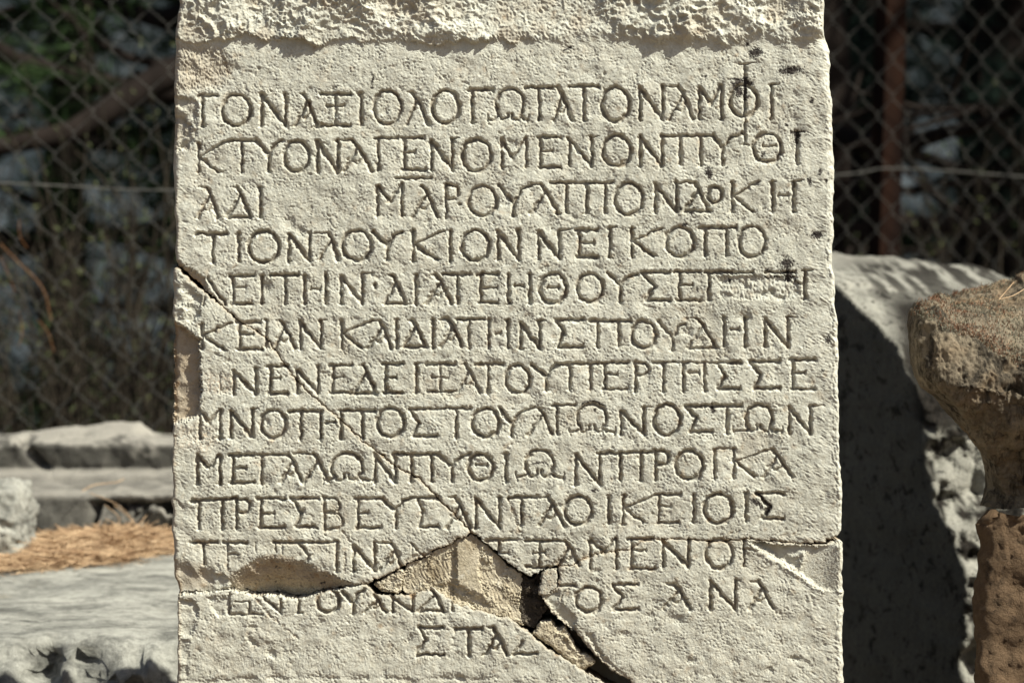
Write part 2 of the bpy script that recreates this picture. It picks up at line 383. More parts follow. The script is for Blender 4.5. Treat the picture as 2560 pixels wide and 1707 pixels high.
# line 5
A2.seg(275, 760, 320, 850, 5); A2.seg(320, 850, 405, 955, 6); A2.seg(255, 905, 238, 965, 4); A2.E(455, 598, 757, 835, 952, 540, 585)
A2.I(655, 757, 950); A2.T(720, 910, 750, 820, 950); A2.H(955, 1105, 750, 948, 850); A2.N(1210, 1360, 757, 950, 742, 70)
A2.seg(1448, 815, 1452, 835, 5.5); A2.D(1570, 752, 1660, 1515, 948); A2.I(1735, 752, 948); A2.A(1875, 752, 1985, 1810, 948)
A2.T(1925, 2110, 746, 2025, 948); A2.E(2190, 2310, 744, 840, 942, 2300); B2.H(30, 175, 730, 925, 805)
B2.TH(230, 440, 710, 937, 295, 372, 820); B2.O(485, 690, 710, 930); B2.Y(708, 717, 795, 802, 910, 728, 915)
B2.S(945, 1135, 715, 1030, 808, 972, 905); B2.E(1200, 1340, 712, 800, 905, 1290, 1345); B2.G(1400, 1560, 712, 905)
B2.bar(1560, 1700, 714, w=4); B2.bar(1785, 1995, 714, w=5); B2.stem(2055, 702, 895); B2.seg(2055, 702, 2110, 695, 4, 2)
B2.seg(1980, 790, 2030, 792, 4); B2.seg(1655, 740, 1655, 890, 3.5, 3, .5); B2.seg(1940, 740, 1940, 880, 4, 3, .6)
# line 6
A2.K(235, 1095, 1262, 440, 1085, 1172, 395, 1272); A2.E(500, 650, 1080, 1165, 1268, 600, 655); A2.I(688, 1065, 1252)
A2.A(785, 1070, 890, 745, 1266); A2.N(925, 1070, 1078, 1266, 1072, 40); A2.K(1215, 1070, 1265, 1440, 1065, 1155, 1355, 1260)
A2.A(1475, 1068, 1560, 1395, 1262); A2.I(1600, 1065, 1255); A2.D(1705, 1062, 1805, 1645, 1252); A2.I(1855, 1065, 1255)
A2.A(1965, 1060, 2060, 1910, 1252, 60); A2.T(2025, 2210, 1060, 2105, 1257); A2.stem(2245, 1060, 1255); B2.stem(25, 1040, 1225); A2.bar(2290, 2325, 1160, w=4, t0=True)
B2.N(115, 245, 1060, 1235, 1045, 40); B2.S(352, 540, 1040, 410, 1115, 370, 1222); B2.P(590, 860, 1045, 640, 785, 1220)
B2.O(860, 1052, 1035, 1245); B2.Y(1062, 1050, 1152, 1165, 1240, 1062, 1245); B2.D(1320, 1030, 1452, 1260, 1232, 85)
B2.H(1505, 1650, 1025, 1220, 1105); B2.N(1785, 1940, 1030, 1222, 1022, 62)
# line 7
A3.seg(362, 210, 362, 345, 4, 4, .6); A3.seg(290, 175, 292, 345, 3, 3, .4); A3.N(460, 615, 195, 350, 165); A3.E(715, 835, 155, 240, 345, 780)
A3.N(905, 1050, 180, 345, 155); A3.E(1155, 1285, 150, 235, 340, 1230); A3.D(1365, 150, 1452, 1302, 345); A3.E(1525, 1642, 140, 235, 340, 1600)
A3.I(1738, 142, 340); A3.seg(1738, 140, 1785, 132, 4, 2); A3.X(1810, 2012, 142, 1905, 1850, 1960, 235, 335); A3.A(2080, 142, 2182, 2030, 337)
A3.T(2150, 2345, 142, 2240, 340); B3.O(-5, 190, 130, 347); B3.Y(187, 142, 290, 220, 400, 135, 318); B3.P(365, 640, 137, 450, 590, 312)
B3.E(690, 845, 130, 205, 308, 775); B3.RH(900, 125, 325, 1002, 222); B3.bar(1020, 1600, 126, t1=False, w=4.6); B3.stem(1090, 126, 320, False)
B3.H(1225, 1372, 128, 320, 197); B3.S(1455, 1612, 128, 1513, 222, 1462, 305); B3.S(1680, 1885, 120, 1755, 213, 1710, 303)
B3.E(1975, 2125, 108, 198, 308, 2055)
# line 8
A3.M(220, 365, 465, 285, 552, 660, 458); A3.N(440, 590, 468, 655, 460, 40); A3.O(635, 837, 450, 672); A3.T(850, 1045, 470, 930, 662)
A3.H(1068, 1210, 468, 660, 550); A3.T(1225, 1447, 467, 1360, 655); A3.O(1450, 1667, 435, 662); A3.S(1690, 1882, 457, 1758, 552, 1715, 643)
A3.T(1900, 2112, 452, 2018, 650); A3.O(2115, 2332, 437, 662); B3.Y(-28, 442, 52, 550, 205, 432, 630); B3.L(242, 440, 330, 163, 622)
B3.G(360, 485, 418, 615); B3.W(488, 712, 398, 612, 450, 760); B3.N(800, 955, 455, 618, 432, 60); B3.O(1010, 1217, 400, 637)
B3.S(1240, 1420, 425, 1315, 503, 1275, 600); B3.T(1430, 1622, 423, 1527, 610); B3.W(1640, 1847, 402, 608, 1570, 1902); B3.N(1950, 2095, 435, 610, 425, 95)
# line 9
A3.M(207, 365, 780, 285, 870, 980, 776); A3.E(455, 600, 778, 865, 972, 545); A3.G(655, 842, 775, 980); A3.A(842, 775, 940, 785, 968)
A3.L(1020, 767, 1125, 955, 965, 140); A3.W(1130, 1372, 752, 965, 1085, 1430); A3.N(1450, 1590, 775, 968, 772); A3.P(1580, 1900, 772, 1705, 1845, 962)
A3.Y(1900, 778, 1987, 857, 2112, 770, 965); A3.TH(2088, 2290, 758, 967, 2160, 2232, 847); B3.I(12, 752, 940); B3.W(133, 352, 713, 918, 85, 410)
B3.N(490, 655, 755, 960, 745); B3.P(640, 1010, 748, 795, 935, 928, 738); B3.RH(1035, 722, 930, 1142, 832); B3.O(1158, 1372, 715, 937)
B3.I(1440, 722, 915); B3.bar(1430, 1580, 717, w=4, t1=False); B3.K(1572, 717, 915, 1828, 717, 800, 1712, 905); B3.A(1835, 722, 1968, 1775, 908, 20)
# line 10
A3.P(160, 480, 1098, 215, 380, 1292, 1080); A3.RH(480, 1080, 1290, 588, 1188); A3.E(650, 812, 1083, 1185, 1285, 745); A3.S(860, 1047, 1080, 935, 1180, 900, 1278)
A3.stem(1095, 1070, 1300); A3.RH(1095, 1070, 1300, 1215, 1185); A3.RH(1095, 1176, 1300, 1238, 1302); A3.E(1330, 1500, 1080, 1182, 1285, 1395, 1490)
A3.Y(1492, 1085, 1595, 1160, 1728, 1070, 1290); A3.S(1740, 1892, 1077, 1785, 1168, 1758, 1280); A3.A(2010, 1072, 2118, 1950, 1288, 50)
A3.N(2155, 2320, 1080, 1285, 1075); B3.T(35, 222, 1047, 120, 1240); B3.A(300, 1048, 408, 242, 1238, 60); B3.O(400, 612, 1025, 1247)
B3.I(717, 1037, 1225); B3.K(815, 1035, 1230, 1040, 1032, 1120, 955, 1220); B3.E(1060, 1202, 1028, 1110, 1222, 1135, 1195); B3.I(1297, 1027, 1215)
B3.O(1353, 1577, 1010, 1237); B3.I(1657, 1017, 1212); B3.S(1722, 1915, 1020, 1815, 1112, 1765, 1193)
# line 11
A4.T(155, 345, 268, 250, 420); A4.seg(415, 268, 415, 440, 5, 3); A4.bar(385, 550, 270); A4.seg(425, 352, 490, 352, 3.6)
A4.seg(610, 270, 612, 330, 3, 2, .6); A4.bar(730, 890, 268); A4.seg(750, 270, 752, 335, 5, 3); A4.seg(795, 275, 800, 345, 3.5, 3, .6)
A4.bar(900, 1170, 268, t1=False); A4.poly([(915, 275), (990, 362), (960, 405)], 5); A4.I(1182, 268, 465); A4.N(1300, 1447, 290, 468, 272)
A4.A(1562, 272, 1640, 1482, 462, 110); A4.seg(1708, 275, 1708, 380, 3.5, 3, .6); A4.poly([(1705, 275), (1790, 370), (1850, 330)], 4)
B4.bar(-120, 88, 246); B4.stem(-36, 246, 330, False, False); B4.bar(-30, 30, 335, w=4); B4.X(147, 330, 250, 243, 197, 285, 335, 432)
B4.A(420, 252, 515, 372, 420, 90); B4.M(590, 767, 240, 682, 330, 438, 232); B4.E(875, 1022, 237, 315, 440, 970, 1030); B4.N(1088, 1262, 255, 425, 247)
B4.O(1368, 1577, 225, 452); B4.stem(1642, 250, 420, False)
# line 12
C1.stem(635, 800, 1040, False, True, 5); C1.seg(640, 1042, 1000, 1042, 4); C1.seg(852, 920, 855, 1040, 4.6); C1.seg(700, 900, 850, 905, 3)
C1.seg(985, 830, 1210, 1035, 5.4); C1.seg(1205, 880, 1205, 1030, 4.6); C1.seg(1400, 890, 1400, 1025, 5); C1.seg(1380, 1030, 1440, 1030, 4)
A4.O(1030, 1212, 590, 768); A4.Y(1222, 612, 1297, 695, 1372, 600, 762); A4.A(1445, 640, 1522, 1377, 755, 10); A4.N(1572, 1710, 655, 752, 642)
A4.D(1845, 602, 1927, 1752, 747, 8); A4.seg(1990, 690, 1990, 745, 5)
B4.bar(385, 487, 557); B4.poly([(440, 575), (395, 610), (385, 660)], 3.4); B4.O(478, 682, 552, 752, 30); B4.S(742, 915, 550, 813, 640, 748, 720, 918)
B4.A(1165, 547, 1275, 1095, 717, 54); B4.N(1412, 1582, 532, 718, 525, 30); B4.A(1740, 530, 1840, 1680, 712, 50)
# line 13
A4.bar(1755, 1925, 864); A4.poly([(1765, 872), (1808, 950), (1740, 1040)], 5.4); A4.bar(1742, 1930, 1052); A4.T(2010, 2195, 872, 2105, 1057)
A4.A(2275, 862, 2372, 2217, 1055, 30); B4.seg(130, 935, 66, 1020, 4.8); B4.bar(66, 222, 1024)

# ---------------------------------------------------------------- breaks: outlines of the fragments, photograph pixels
def c2(*p): return [(900 + x / 3.733, 1300 + y / 3.733) for x, y in p]
crackA = [(425, 655), (447, 668), (480, 698), (518, 732), (556, 766), (598, 803), (640, 826), (663, 843), (684, 871), (716, 918), (743, 953), (809, 1014), (849, 1046),
          (899, 1096), (945, 1130), (988, 1165), (1020, 1182), (1049, 1196), (1099, 1249), (1156, 1306), (1180, 1332)]
edgeAB = c2((1045, 120), (1180, 215), (1300, 320), (1380, 410), (1430, 440), (1490, 470), (1580, 522), (1650, 500), (1700, 470), (1760, 440), (1850, 425))
crackB = edgeAB[-1:] + [(1432, 1412), (1472, 1390), (1538, 1377), (1578, 1372), (1611, 1350), (1662, 1347), (1717, 1347), (1765, 1353), (1801, 1354), (1874, 1347),
          (1955, 1355), (2046, 1359), (2090, 1346), (2125, 1336)]
edgeM = c2((1045, 120), (990, 155), (900, 165), (880, 210), (790, 250), (700, 272), (650, 330), (440, 400), (280, 500), (100, 568), (60, 590))
crackC = [(425, 1490), (447, 1482), (527, 1477), (577, 1470), (609, 1474), (631, 1484), (695, 1485), (724, 1492), (763, 1493), (795, 1478), (866, 1465), (895, 1464)] + edgeM[-1:]
edgeL = edgeM[-1:] + c2((100, 650), (150, 690), (350, 700), (460, 700), (640, 645), (690, 625), (850, 745), (960, 800), (1050, 830), (1190, 850), (1290, 900), (1380, 905),
          (1560, 1040), (1750, 1200), (1920, 1300), (2100, 1410), (2250, 1500), (2420, 1600), (2700, 1810), (2900, 2000))
edgeR = edgeAB[-1:] + c2((1870, 520), (1850, 620), (1700, 712), (1740, 790), (1830, 890), (1950, 1000), (2050, 1080), (2130, 1180), (2250, 1310), (2352, 1400), (2500, 1480), (2620, 1580), (2800, 1730), (3080, 2000))
BIG = -1000
F1 = crackA + edgeAB[1:] + crackB[1:] + [(3000, 1336), (3000, BIG), (BIG, BIG), (BIG, 655)]
F2 = crackA + edgeM[1:] + crackC[::-1][1:] + [(BIG, 1490), (BIG, 655)]
F3 = crackC + edgeL[1:] + [(BIG, 3000), (BIG, 1490)]
F4 = edgeR[::-1] + crackB[1:] + [(3000, 1336), (3000, 3000)]
PM = c2((1045, 130), (1180, 235), (1290, 335), (1370, 425), (1500, 500), (1520, 540), (1505, 640), (1485, 820), (1520, 985), (1470, 960), (1400, 920), (1190, 858), (1050, 836), (940, 795), (850, 750),
        (690, 630), (640, 648), (460, 695), (395, 668), (390, 600), (440, 410), (640, 345), (700, 285), (790, 258), (880, 218), (905, 172), (990, 160))
PS0 = c2((120, 600), (280, 515), (400, 440), (430, 500), (392, 590), (385, 668), (350, 688), (200, 662))
PD = c2((1515, 520), (1550, 545), (1600, 560), (1690, 500), (1668, 620), (1690, 712), (1735, 800), (1755, 830), (1690, 905), (1620, 1015), (1525, 985), (1490, 820), (1510, 640))
PS1 = c2((1700, 490), (1770, 450), (1835, 455), (1850, 500), (1845, 600), (1826, 665), (1720, 715), (1662, 690), (1680, 600), (1690, 540))
PS2 = c2((1612, 1062), (1650, 1000), (1700, 945), (1780, 930), (1850, 1010), (1915, 980), (1950, 1050), (2000, 1150), (2060, 1240), (2110, 1250), (2200, 1312), (2180, 1360), (2100, 1398), (2040, 1385), (1900, 1290), (1750, 1160))
def inside(poly, x, y):
    c = np.zeros(x.shape, bool); n = len(poly)
    for k in range(n):
        (x0, y0), (x1, y1) = poly[k], poly[(k + 1) % n]
        if y0 == y1: continue
        t = ((y0 > y) != (y1 > y)); xi = (x1 - x0) * (y - y0) / (y1 - y0) + x0
        c ^= t & (x < xi)
    return c
def pdist(poly, x, y, rad=60, closed=False):
    d = np.full(x.shape, 999.0)
    pts = list(poly) + ([poly[0]] if closed else [])
    for (x0, y0), (x1, y1) in zip(pts[:-1], pts[1:]):
        sl = win(min(x0, x1) - rad, max(x0, x1) + rad, min(y0, y1) - rad, max(y0, y1) + rad)
        dd, _ = segdist(x[sl], y[sl], x0, y0, x1, y1); d[sl] = np.minimum(d[sl], dd)
    return d
def smask(poly, soft, x=None, y=None):           # 1 inside, falling off over 'soft' pixels outside and in
    x = JX if x is None else x; y = JY if y is None else y
    d = pdist(poly, x, y, soft * 3, True); ins = inside(poly, x, y)
    return sstep(np.where(ins, d, -d), -soft * .15, soft)

# scalloped (conchoidal) break texture
def scallops(size, seed, tilt, curv, sign=1):
    r = np.random.default_rng(seed); H = np.full((NY, NX), 1e3)
    nx, ny = int(1700 / size), int(1900 / size)
    for a in range(nx + 1):
        for b in range(ny + 1):
            cx = 420 + (a + r.uniform(-.5, .5)) * size; cy = -90 + (b + r.uniform(-.5, .5)) * size
            tx, ty = r.normal(size=2) * tilt; off = r.normal() * size * .10
            sl = win(cx - 1.7 * size, cx + 1.7 * size, cy - 1.7 * size, cy + 1.7 * size)
            dx, dy = JX[sl] - cx, JY[sl] - cy
            H[sl] = np.minimum(H[sl], off + tx * dx + ty * dy + curv * (dx * dx + dy * dy) / size)
    H[H > 500] = 0; H -= H.mean()
    return H * sign
SC1 = scallops(62, 5, .28, .42); SC2 = scallops(24, 6, .32, .45); SC3 = scallops(11, 8, .35, .5)

# ---------------------------------------------------------------- relief, pixels, positive towards the viewer
peck = band(5, 9, 21) * .34 + band(9, 18, 22) * .38
peck = np.where(peck > 0, peck * .75, peck * 1.05)
craters = -np.clip(band(8, 16, 23) - .9, 0, None) * .95 - np.clip(band(16, 34, 24) - 1.2, 0, None) * 1.1
stri = band(5, 11, 25, ang=R(24), stretch=4.0) * .34
comb = band(4, 7, 26, ang=R(88), stretch=5.0) * .38
und = band(60, 180, 27) * .8 + band(250, 700, 28) * 1.4 + band(24, 55, 29) * .28
patch = sstep(band(60, 200, 30), -1.2, 0.8)
margin = np.maximum(sstep(X, 1975, 2040) * (Y > 100), (1 - sstep(X, 470, 500)) * sstep(Y, 380, 420) * (1 - sstep(Y, 640, 660)))
margin = np.maximum(margin, (1 - sstep(X, 470, 520)) * sstep(Y, 1090, 1130) * .8) * (0.35 + .65 * patch)
topband = (1 - sstep(Y, 100, 135)) 
combm = sstep(Y, 1630, 1640) * (1 - sstep(Y, 1686, 1692)) * (0.5 + .5 * patch)
H = und + (peck + craters) * (1 - .72 * margin) * (1 - .6 * topband) * (.55 + .6 * patch) * (1 - .5 * combm) + stri * (.25 + margin * 1.1 + .9 * topband) + comb * combm + SC3 * .07 * (1 - margin)
r = np.random.default_rng(90)
for k in range(1500):                                        # short strokes of the point and the claw chisel
    cx, cy = r.uniform(440, 2090), r.uniform(120, 1790); a_ = R(r.normal(32, 16)) if r.random() < .75 else R(r.normal(100, 14)); L_ = r.uniform(4, 13)
    sl = win(cx - L_ - 6, cx + L_ + 6, cy - L_ - 6, cy + L_ + 6); d, t = segdist(WX[sl], WY[sl], cx - L_ * math.cos(a_), cy - L_ * math.sin(a_), cx + L_ * math.cos(a_), cy + L_ * math.sin(a_))
    H[sl] -= r.uniform(.5, 1.5) * np.exp(-(d / r.uniform(1.5, 2.8)) ** 2) * np.sin(np.clip(t, .02, .98) * PI) ** .5
calm = sstep(band(50, 150, 91), .2, 1.3)
H = H * (1 - .45 * calm) + (und * .45) * calm
Hflat = H.copy()
H = H * (1 - .75 * sstep(CUT, .3, 2.5)) - CUT * (1 - .04 * band(10, 30, 31))
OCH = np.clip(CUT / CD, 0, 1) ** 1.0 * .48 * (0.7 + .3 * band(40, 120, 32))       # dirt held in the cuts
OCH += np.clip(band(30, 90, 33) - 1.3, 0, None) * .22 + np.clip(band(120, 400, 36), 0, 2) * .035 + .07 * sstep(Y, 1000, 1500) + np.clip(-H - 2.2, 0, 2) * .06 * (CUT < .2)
BLK = .60 * sstep(CUT / CD, .50, .88) * (0.75 + .25 * band(30, 120, 34).clip(-1.5, 1.5)); PNK = np.zeros((NY, NX))  # black cut bottoms: dirt, deepened to paint in the shadow core

# rough broken band along the top
yb = 104 + n1(NX, 60, 41)[None, :] * 6 + n1(NX, 16, 42)[None, :] * 3.5 + sstep(X, 1300, 1900) * 4 + JY - Y
soft = 3 + 22 * sstep(X + 60 * band(60, 160, 55), 1150, 1450)
top = 1 - sstep(Y, yb - soft, yb + 1.5)
SC0 = scallops(135, 9, .22, .30)
rg = lambda l0, l1, sd_: .75 - np.abs(band(l0, l1, sd_))
rough = 7.8 - 2.6 * sstep(X, 1100, 1500) + SC0 * .55 + SC1 * (.34 + .16 * band(90, 260, 45).clip(-1.4, 1.4)) + rg(40, 110, 46) * 3.2 + rg(16, 40, 57) * (1.3 + .8 * band(80, 200, 58).clip(-1.2, 1.5)) + SC2 * .14 + SC3 * .05 + band(5, 12, 43) * .24 + band(12, 30, 51) * .45 + (np.clip(70 - Y, 0, 90)) * .03
fl_ = 4.5 - 9 * sstep(90 - Y, 0, 60) + rg(18, 50, 59) * 1.6 + peck * 1.2 + SC2 * .06
rough = np.where(rough > fl_, rough, fl_ + (rough - fl_) * .22)
H = H * (1 - top) + rough * top
H += -1.6 * np.exp(-((Y - yb - 10) / 16) ** 2) * (1 - top) 
OCH += top * np.clip(-SC1 * .012 - SC2 * .02 + .02, 0, .35)
# top left corner: eroded, pitted patch
m = smask([(430, 95), (560, 110), (600, 170), (560, 225), (440, 250), (425, 240)], 30)
H += m * (-4 + SC2 * .35 + band(5, 14, 44, ang=R(85), stretch=2.5) * .7); OCH += m * .35
# torn left edge, lines 1-2
m = smask([(425, 235), (500, 245), (497, 345), (470, 375), (425, 385)], 12)
H = H * (1 - m) + m * (-7 + SC2 * .8 + SC3 * .4); OCH += m * .12
m = smask([(425, 285), (455, 290), (480, 312), (478, 340), (425, 362)], 8); H += m * (-9); OCH += m * .2
# left edge chunk under crack A
m = smask([(425, 672), (455, 690), (505, 740), (505, 790), (480, 812), (425, 800)], 9)
H = H * (1 - m) + m * (-5 + SC2 * .9 + SC3 * .5)
m = smask([(425, 800), (437, 802), (465, 818), (490, 840), (502, 848), (502, 910), (505, 980), (497, 1040), (470, 1052), (425, 1062)], 11)
dip = -24 + SC1 * .35 + SC2 * .45
H = H * (1 - m) + m * dip; OCH += m * .62
m = smask([(425, 1045), (470, 1050), (520, 1040), (560, 1100), (520, 1150), (470, 1130), (440, 1140), (425, 1120)], 22); PNK += m * .28 * sstep(band(6, 30, 47), -.5, 1); H += m * SC3 * .3
m = smask([(505, 925), (590, 930), (590, 985), (520, 990), (505, 980)], 14); PNK += m * .35 * sstep(band(6, 30, 48), -.5, 1); H += m * (-1.5 + SC3 * .3)
# pitted erasure at the end of line 5
m = smask([B2.p(1430, 728), B2.p(2010, 728), B2.p(2035, 880), B2.p(1960, 905), B2.p(1470, 905)], 10)
H = H * (1 - .75 * m) + m * (-3.5 + SC2 * .30 + band(9, 22, 49, ang=R(80), stretch=1.6) * .9)
for (a, b, ra, d) in ((1515, 770, 42, 9), (1780, 860, 26, 12), (1830, 850, 20, 12), (1900, 900, 26, 9), (1650, 810, 26, 7), (1700, 750, 24, 7)):
    cx, cy = B2.p(a, b); r = ra / 2.735; H -= .55 * d * np.exp(-(((JX - cx) ** 2 + (JY - cy) ** 2) / (r * r)) ** 1.5)
# small chips scattered over the face
r = np.random.default_rng(77)
for k in range(330):
    cx, cy = r.uniform(450, 2080), r.uniform(120, 1780); ra = r.uniform(2.5, 9) * (1 if r.random() < .85 else 1.8); e = r.uniform(.5, 1.2); an = r.uniform(0, PI)
    sl = win(cx - 3 * ra, cx + 3 * ra, cy - 3 * ra, cy + 3 * ra)
    dx, dy = JX[sl] - cx, JY[sl] - cy; u_, v_ = dx * math.cos(an) + dy * math.sin(an), -dx * math.sin(an) + dy * math.cos(an)
    H[sl] -= ra * .32 * np.exp(-((u_ / ra) ** 2 + (v_ / (ra * e)) ** 2) ** 1.6)
# fine drilled dots and hairlines
for pts, wd, dp in (([(1860, 1680), (1940, 1500)], 1, 1),):
    pass
for pts in ([(548, 138), (560, 150), (572, 185)], [(434, 1245), (458, 1268)], [(855, 1328), (880, 1358)], [C1.p(1910, 380), C1.p(1912, 600)], [C1.p(880, 825), C1.p(960, 905), C1.p(1100, 1065), C1.p(1380, 1300)],
            [(1268, 1230), (1300, 1330)], [(1850, 1370), (1900, 1378), (1960, 1372)], [C1.p(580, 480), C1.p(640, 590)]):
    d = pdist(pts, JX, JY, 14); H -= 3.2 * np.exp(-(d / 2.2) ** 2); OCH += .35 * np.exp(-(d / 2.5) ** 2)
# ledge near the foot of the panel
yl_ = 1692 + n1(NX, 90, 63)[None, :] * 4 + n1(NX, 24, 64)[None, :] * 2 + JY - Y
H += (-3.0 * sstep(Y, yl_ - 3, yl_ + 4) - 2.2 * np.exp(-((Y - yl_) / 7) ** 2)) * (1 - sstep(X, 1180, 1300)) * (.5 + .5 * patch)
H += -4 * sstep(Y, 1700, 1760) + sstep(Y, 1715, 1780) * SC2 * .6
# bottom-left surface scars
for poly, dd in (([(445, 1490), (495, 1500), (500, 1560), (480, 1590), (445, 1600)], -5), ([(515, 1490), (575, 1490), (580, 1540), (540, 1545), (525, 1520)], -7), ([(615, 1560), (640, 1600), (650, 1620), (615, 1610)], -5),
                 ([(443, 1590), (480, 1600), (470, 1700), (443, 1690)], -3), ([(660, 1600), (700, 1610), (690, 1650), (665, 1640)], -5)):
    m = smask(poly, 9); H = H * (1 - .6 * m) + m * (dd + SC2 * .6)
for (a, b, ra, d) in ((1690, 1545, 20, 5), (1625, 1540, 14, 4), (1985, 1645, 12, 6), (1730, 1650, 14, 5), (1925, 1675, 10, 5), (1560, 1585, 12, 4), (1210, 1230, 10, 3), (1530, 810, 14, 4)):
    H -= d * np.exp(-(((JX - a) / ra) ** 2 + ((JY - b) / (ra * .6)) ** 2) ** 1.4)

# the labels of the cells
QX = WX + band(14, 50, 18) * .9; QY = WY + band(14, 50, 19) * .9
XC = (QX[:-1, :-1] + QX[1:, 1:]) / 2; YC = (QY[:-1, :-1] + QY[1:, 1:]) / 2
lab = np.zeros(XC.shape, np.int8)
for k, P_ in ((5, PM), (6, PD), (7, PS1), (8, PS2), (9, PS0), (1, F1), (2, F2), (3, F3), (4, F4)): lab[inside(P_, XC, YC)] = k
def cc(a): return (a[:-1, :-1] + a[1:, 1:]) / 2
QX = WX + band(14, 50, 18) * .9; QY = WY + band(14, 50, 19) * .9
dA, dB, dC = pdist(crackA, QX, QY), pdist(crackB, QX, QY), pdist(crackC, QX, QY)
dM, dL, dR, dAB = pdist(edgeM, QX, QY), pdist(edgeL, QX, QY), pdist(edgeR, QX, QY), pdist(edgeAB, QX, QY)
wA = np.interp(X, [430, 455, 490, 520, 545, 600, 700, 900, 1100, 1180], [1.6, 3.8, 4.6, 3.4, 1.2, 1.0, 1.0, 1.15, 1.3, 1.5])
wB = np.interp(X, [1390, 1500, 1900, 1990, 2060, 2110], [1.15, 1.1, 1.2, 1.6, 3.2, 5.0])
wC = np.interp(X, [430, 470, 560, 600, 700, 900], [2.6, 1.4, .9, 1.0, 1.4, 1.2])
void = (cc(dA) < cc(wA)) | (cc(dB) < cc(wB)) | (cc(dC) < cc(wC)) | (cc(dM) < 1.3) | (cc(dAB) < 1.3)
lab[void] = 0
rim = lambda d, a, r_: -a * np.exp(-np.clip(d, 0, None) / r_)
H += rim(dA - wA, 3.2, 2.2) + rim(dB - wB, 3.0, 2.4) + rim(dC - wC, 4, 4) + rim(dM, 2.5, 3) + rim(dAB, 2.5, 3) + rim(dL, 4, 3.5) + rim(dR, 4, 4)
OCH += .6 * np.exp(-np.clip(dA - wA, 0, None) / 2.5) + .5 * np.exp(-np.clip(dB - wB, 0, None) / 2.5) + .7 * np.exp(-dM / 4) + .4 * np.exp(-dL / 3) + .45 * np.exp(-dR / 6)
# undercut along crack A at the left edge
m = smask([(425, 640), (450, 655), (515, 695), (525, 735), (480, 700), (447, 668), (425, 660)], 6); H -= m * 9; OCH += m * .5
# the big scoop broken out above crack C
sc = [(425, 1395), (470, 1398), (515, 1412), (545, 1432), (575, 1436), (610, 1415), (650, 1392), (677, 1385), (706, 1386), (742, 1397), (780, 1412), (834, 1436), (866, 1453), (905, 1462),
      (866, 1468), (795, 1482), (763, 1496), (724, 1496), (695, 1489), (631, 1488), (575, 1474), (425, 1490)]
ins = inside(sc, JX, JY); up = pdist(sc[:14], JX, JY, 130)
big = sstep(JX, 545, 620) * (1 - sstep(JX, 860, 930))
H = np.where(ins & (JY < 1500), np.minimum(H, 2 - np.minimum(up * np.where(big > .3, .85, .40), 12 + 78 * big) + SC2 * .35 + SC1 * .3), H)
OCH += .72 * ins * np.clip(.45 + up * .02, 0, .95) * (1 - .55 * sstep(JY, 1462, 1480)) * (.35 + .65 * np.clip(big + (JX < 520) * .3, 0, 1))
m = smask([(527, 1437), (560, 1432), (580, 1455), (577, 1470), (532, 1476)], 7); H = H * (1 - m) + m * (-9 + SC3 * .6); OCH *= (1 - .8 * m)
# flake lost at the lower right, under crack B
fl = [(1868, 1352), (1940, 1362), (2046, 1366), (2130, 1350), (2130, 1482), (2060, 1476), (2040, 1470), (2010, 1447), (1990, 1432), (1950, 1410), (1915, 1390), (1890, 1372)]
ins = inside(fl, JX, JY) & (lab_ok := (JY > 1345)); dd = pdist(fl[4:] + fl[:1], JX, JY, 140)
H = np.where(ins, np.maximum(-dd * 1.1, -27 + .125 * (JX - 1900) + .03 * (1480 - JY)) + SC1 * .08 + band(5, 30, 52) * .25 + 10 * np.exp(-pdist([(1985, 1392), (2010, 1380), (2000, 1420)], JX, JY) / 9) + 9 * sstep(X, 2060, 2110) * sstep(Y, 1350, 1365), H)
OCH = np.where(ins, .10 + .12 * sstep(band(20, 60, 53), 0, 1.5), OCH)
# lit lip of that break
H += 3.0 * np.exp(-(pdist(fl[5:] + fl[:1], JX, JY, 30) / 5) ** 2) * (~ins)
# chamfer on the left of the lower right fragment
m = smask(c2((1700, 712), (1850, 640), (1880, 760), (2000, 860), (2030, 920), (2010, 1060), (2070, 1090), (2250, 1310), (2130, 1180), (1950, 1000), (1830, 890)), 7)
H = H * (1 - m) + m * (-13 + dR * .28)
m = smask(c2((2080, 1050), (2200, 1030), (2200, 1150), (2352, 1330), (2500, 1460), (2620, 1560), (2500, 1480), (2250, 1310)), 9); H = H * (1 - m) + m * (-9 + dR * .22 + SC2 * .3); OCH += m * .15
# upper fragment: worn hollow above the left of crack M
m = smask(c2((380, 395), (470, 330), (560, 300), (650, 300), (640, 335), (440, 395)), 9); H -= 5 * m; OCH += m * .2
m = smask(c2((1860, 330), (1960, 400), (1850, 425), (1780, 430), (1760, 420)), 8); H -= 4 * m; OCH += .25 * m
m = smask([(1325, 1405), (1400, 1395), (1440, 1405), (1396, 1416), (1330, 1432)], 6); H -= 3 * m

# edges of the stone rounded over
ex = np.minimum(X - left[:, None], 60); er = np.minimum(right[:, None] - X, 60)
bev = 15 * (0.75 + .35 * n1(NY, 60, 60)[:, None].clip(-1.5, 1.5)); bevr = np.interp(ROWS, [-80, 100, 160, 700, 800, 1330, 1360, 1800], [30, 26, 22, 15, 10, 9, 16, 16])[:, None] * (1 + .16 * n1(NY, 26, 61)[:, None])
def roundover(d, rr): 
    t = np.clip(1 - d / rr, 0, 1); return -(1 - np.sqrt(np.clip(1 - t ** 2.2, 0, 1))) * rr * 1.25
H = H * (sstep(er, 0, 8) * .6 + .4) + roundover(ex, bev.clip(6, 30)) + roundover(er, bevr.clip(6, 36)) + sstep(26 - er, 0, 20) * (SC3 * .3 + band(8, 26, 62, ang=R(80), stretch=2) * .9)
OCH += .35 * sstep(14 - ex, 0, 12)

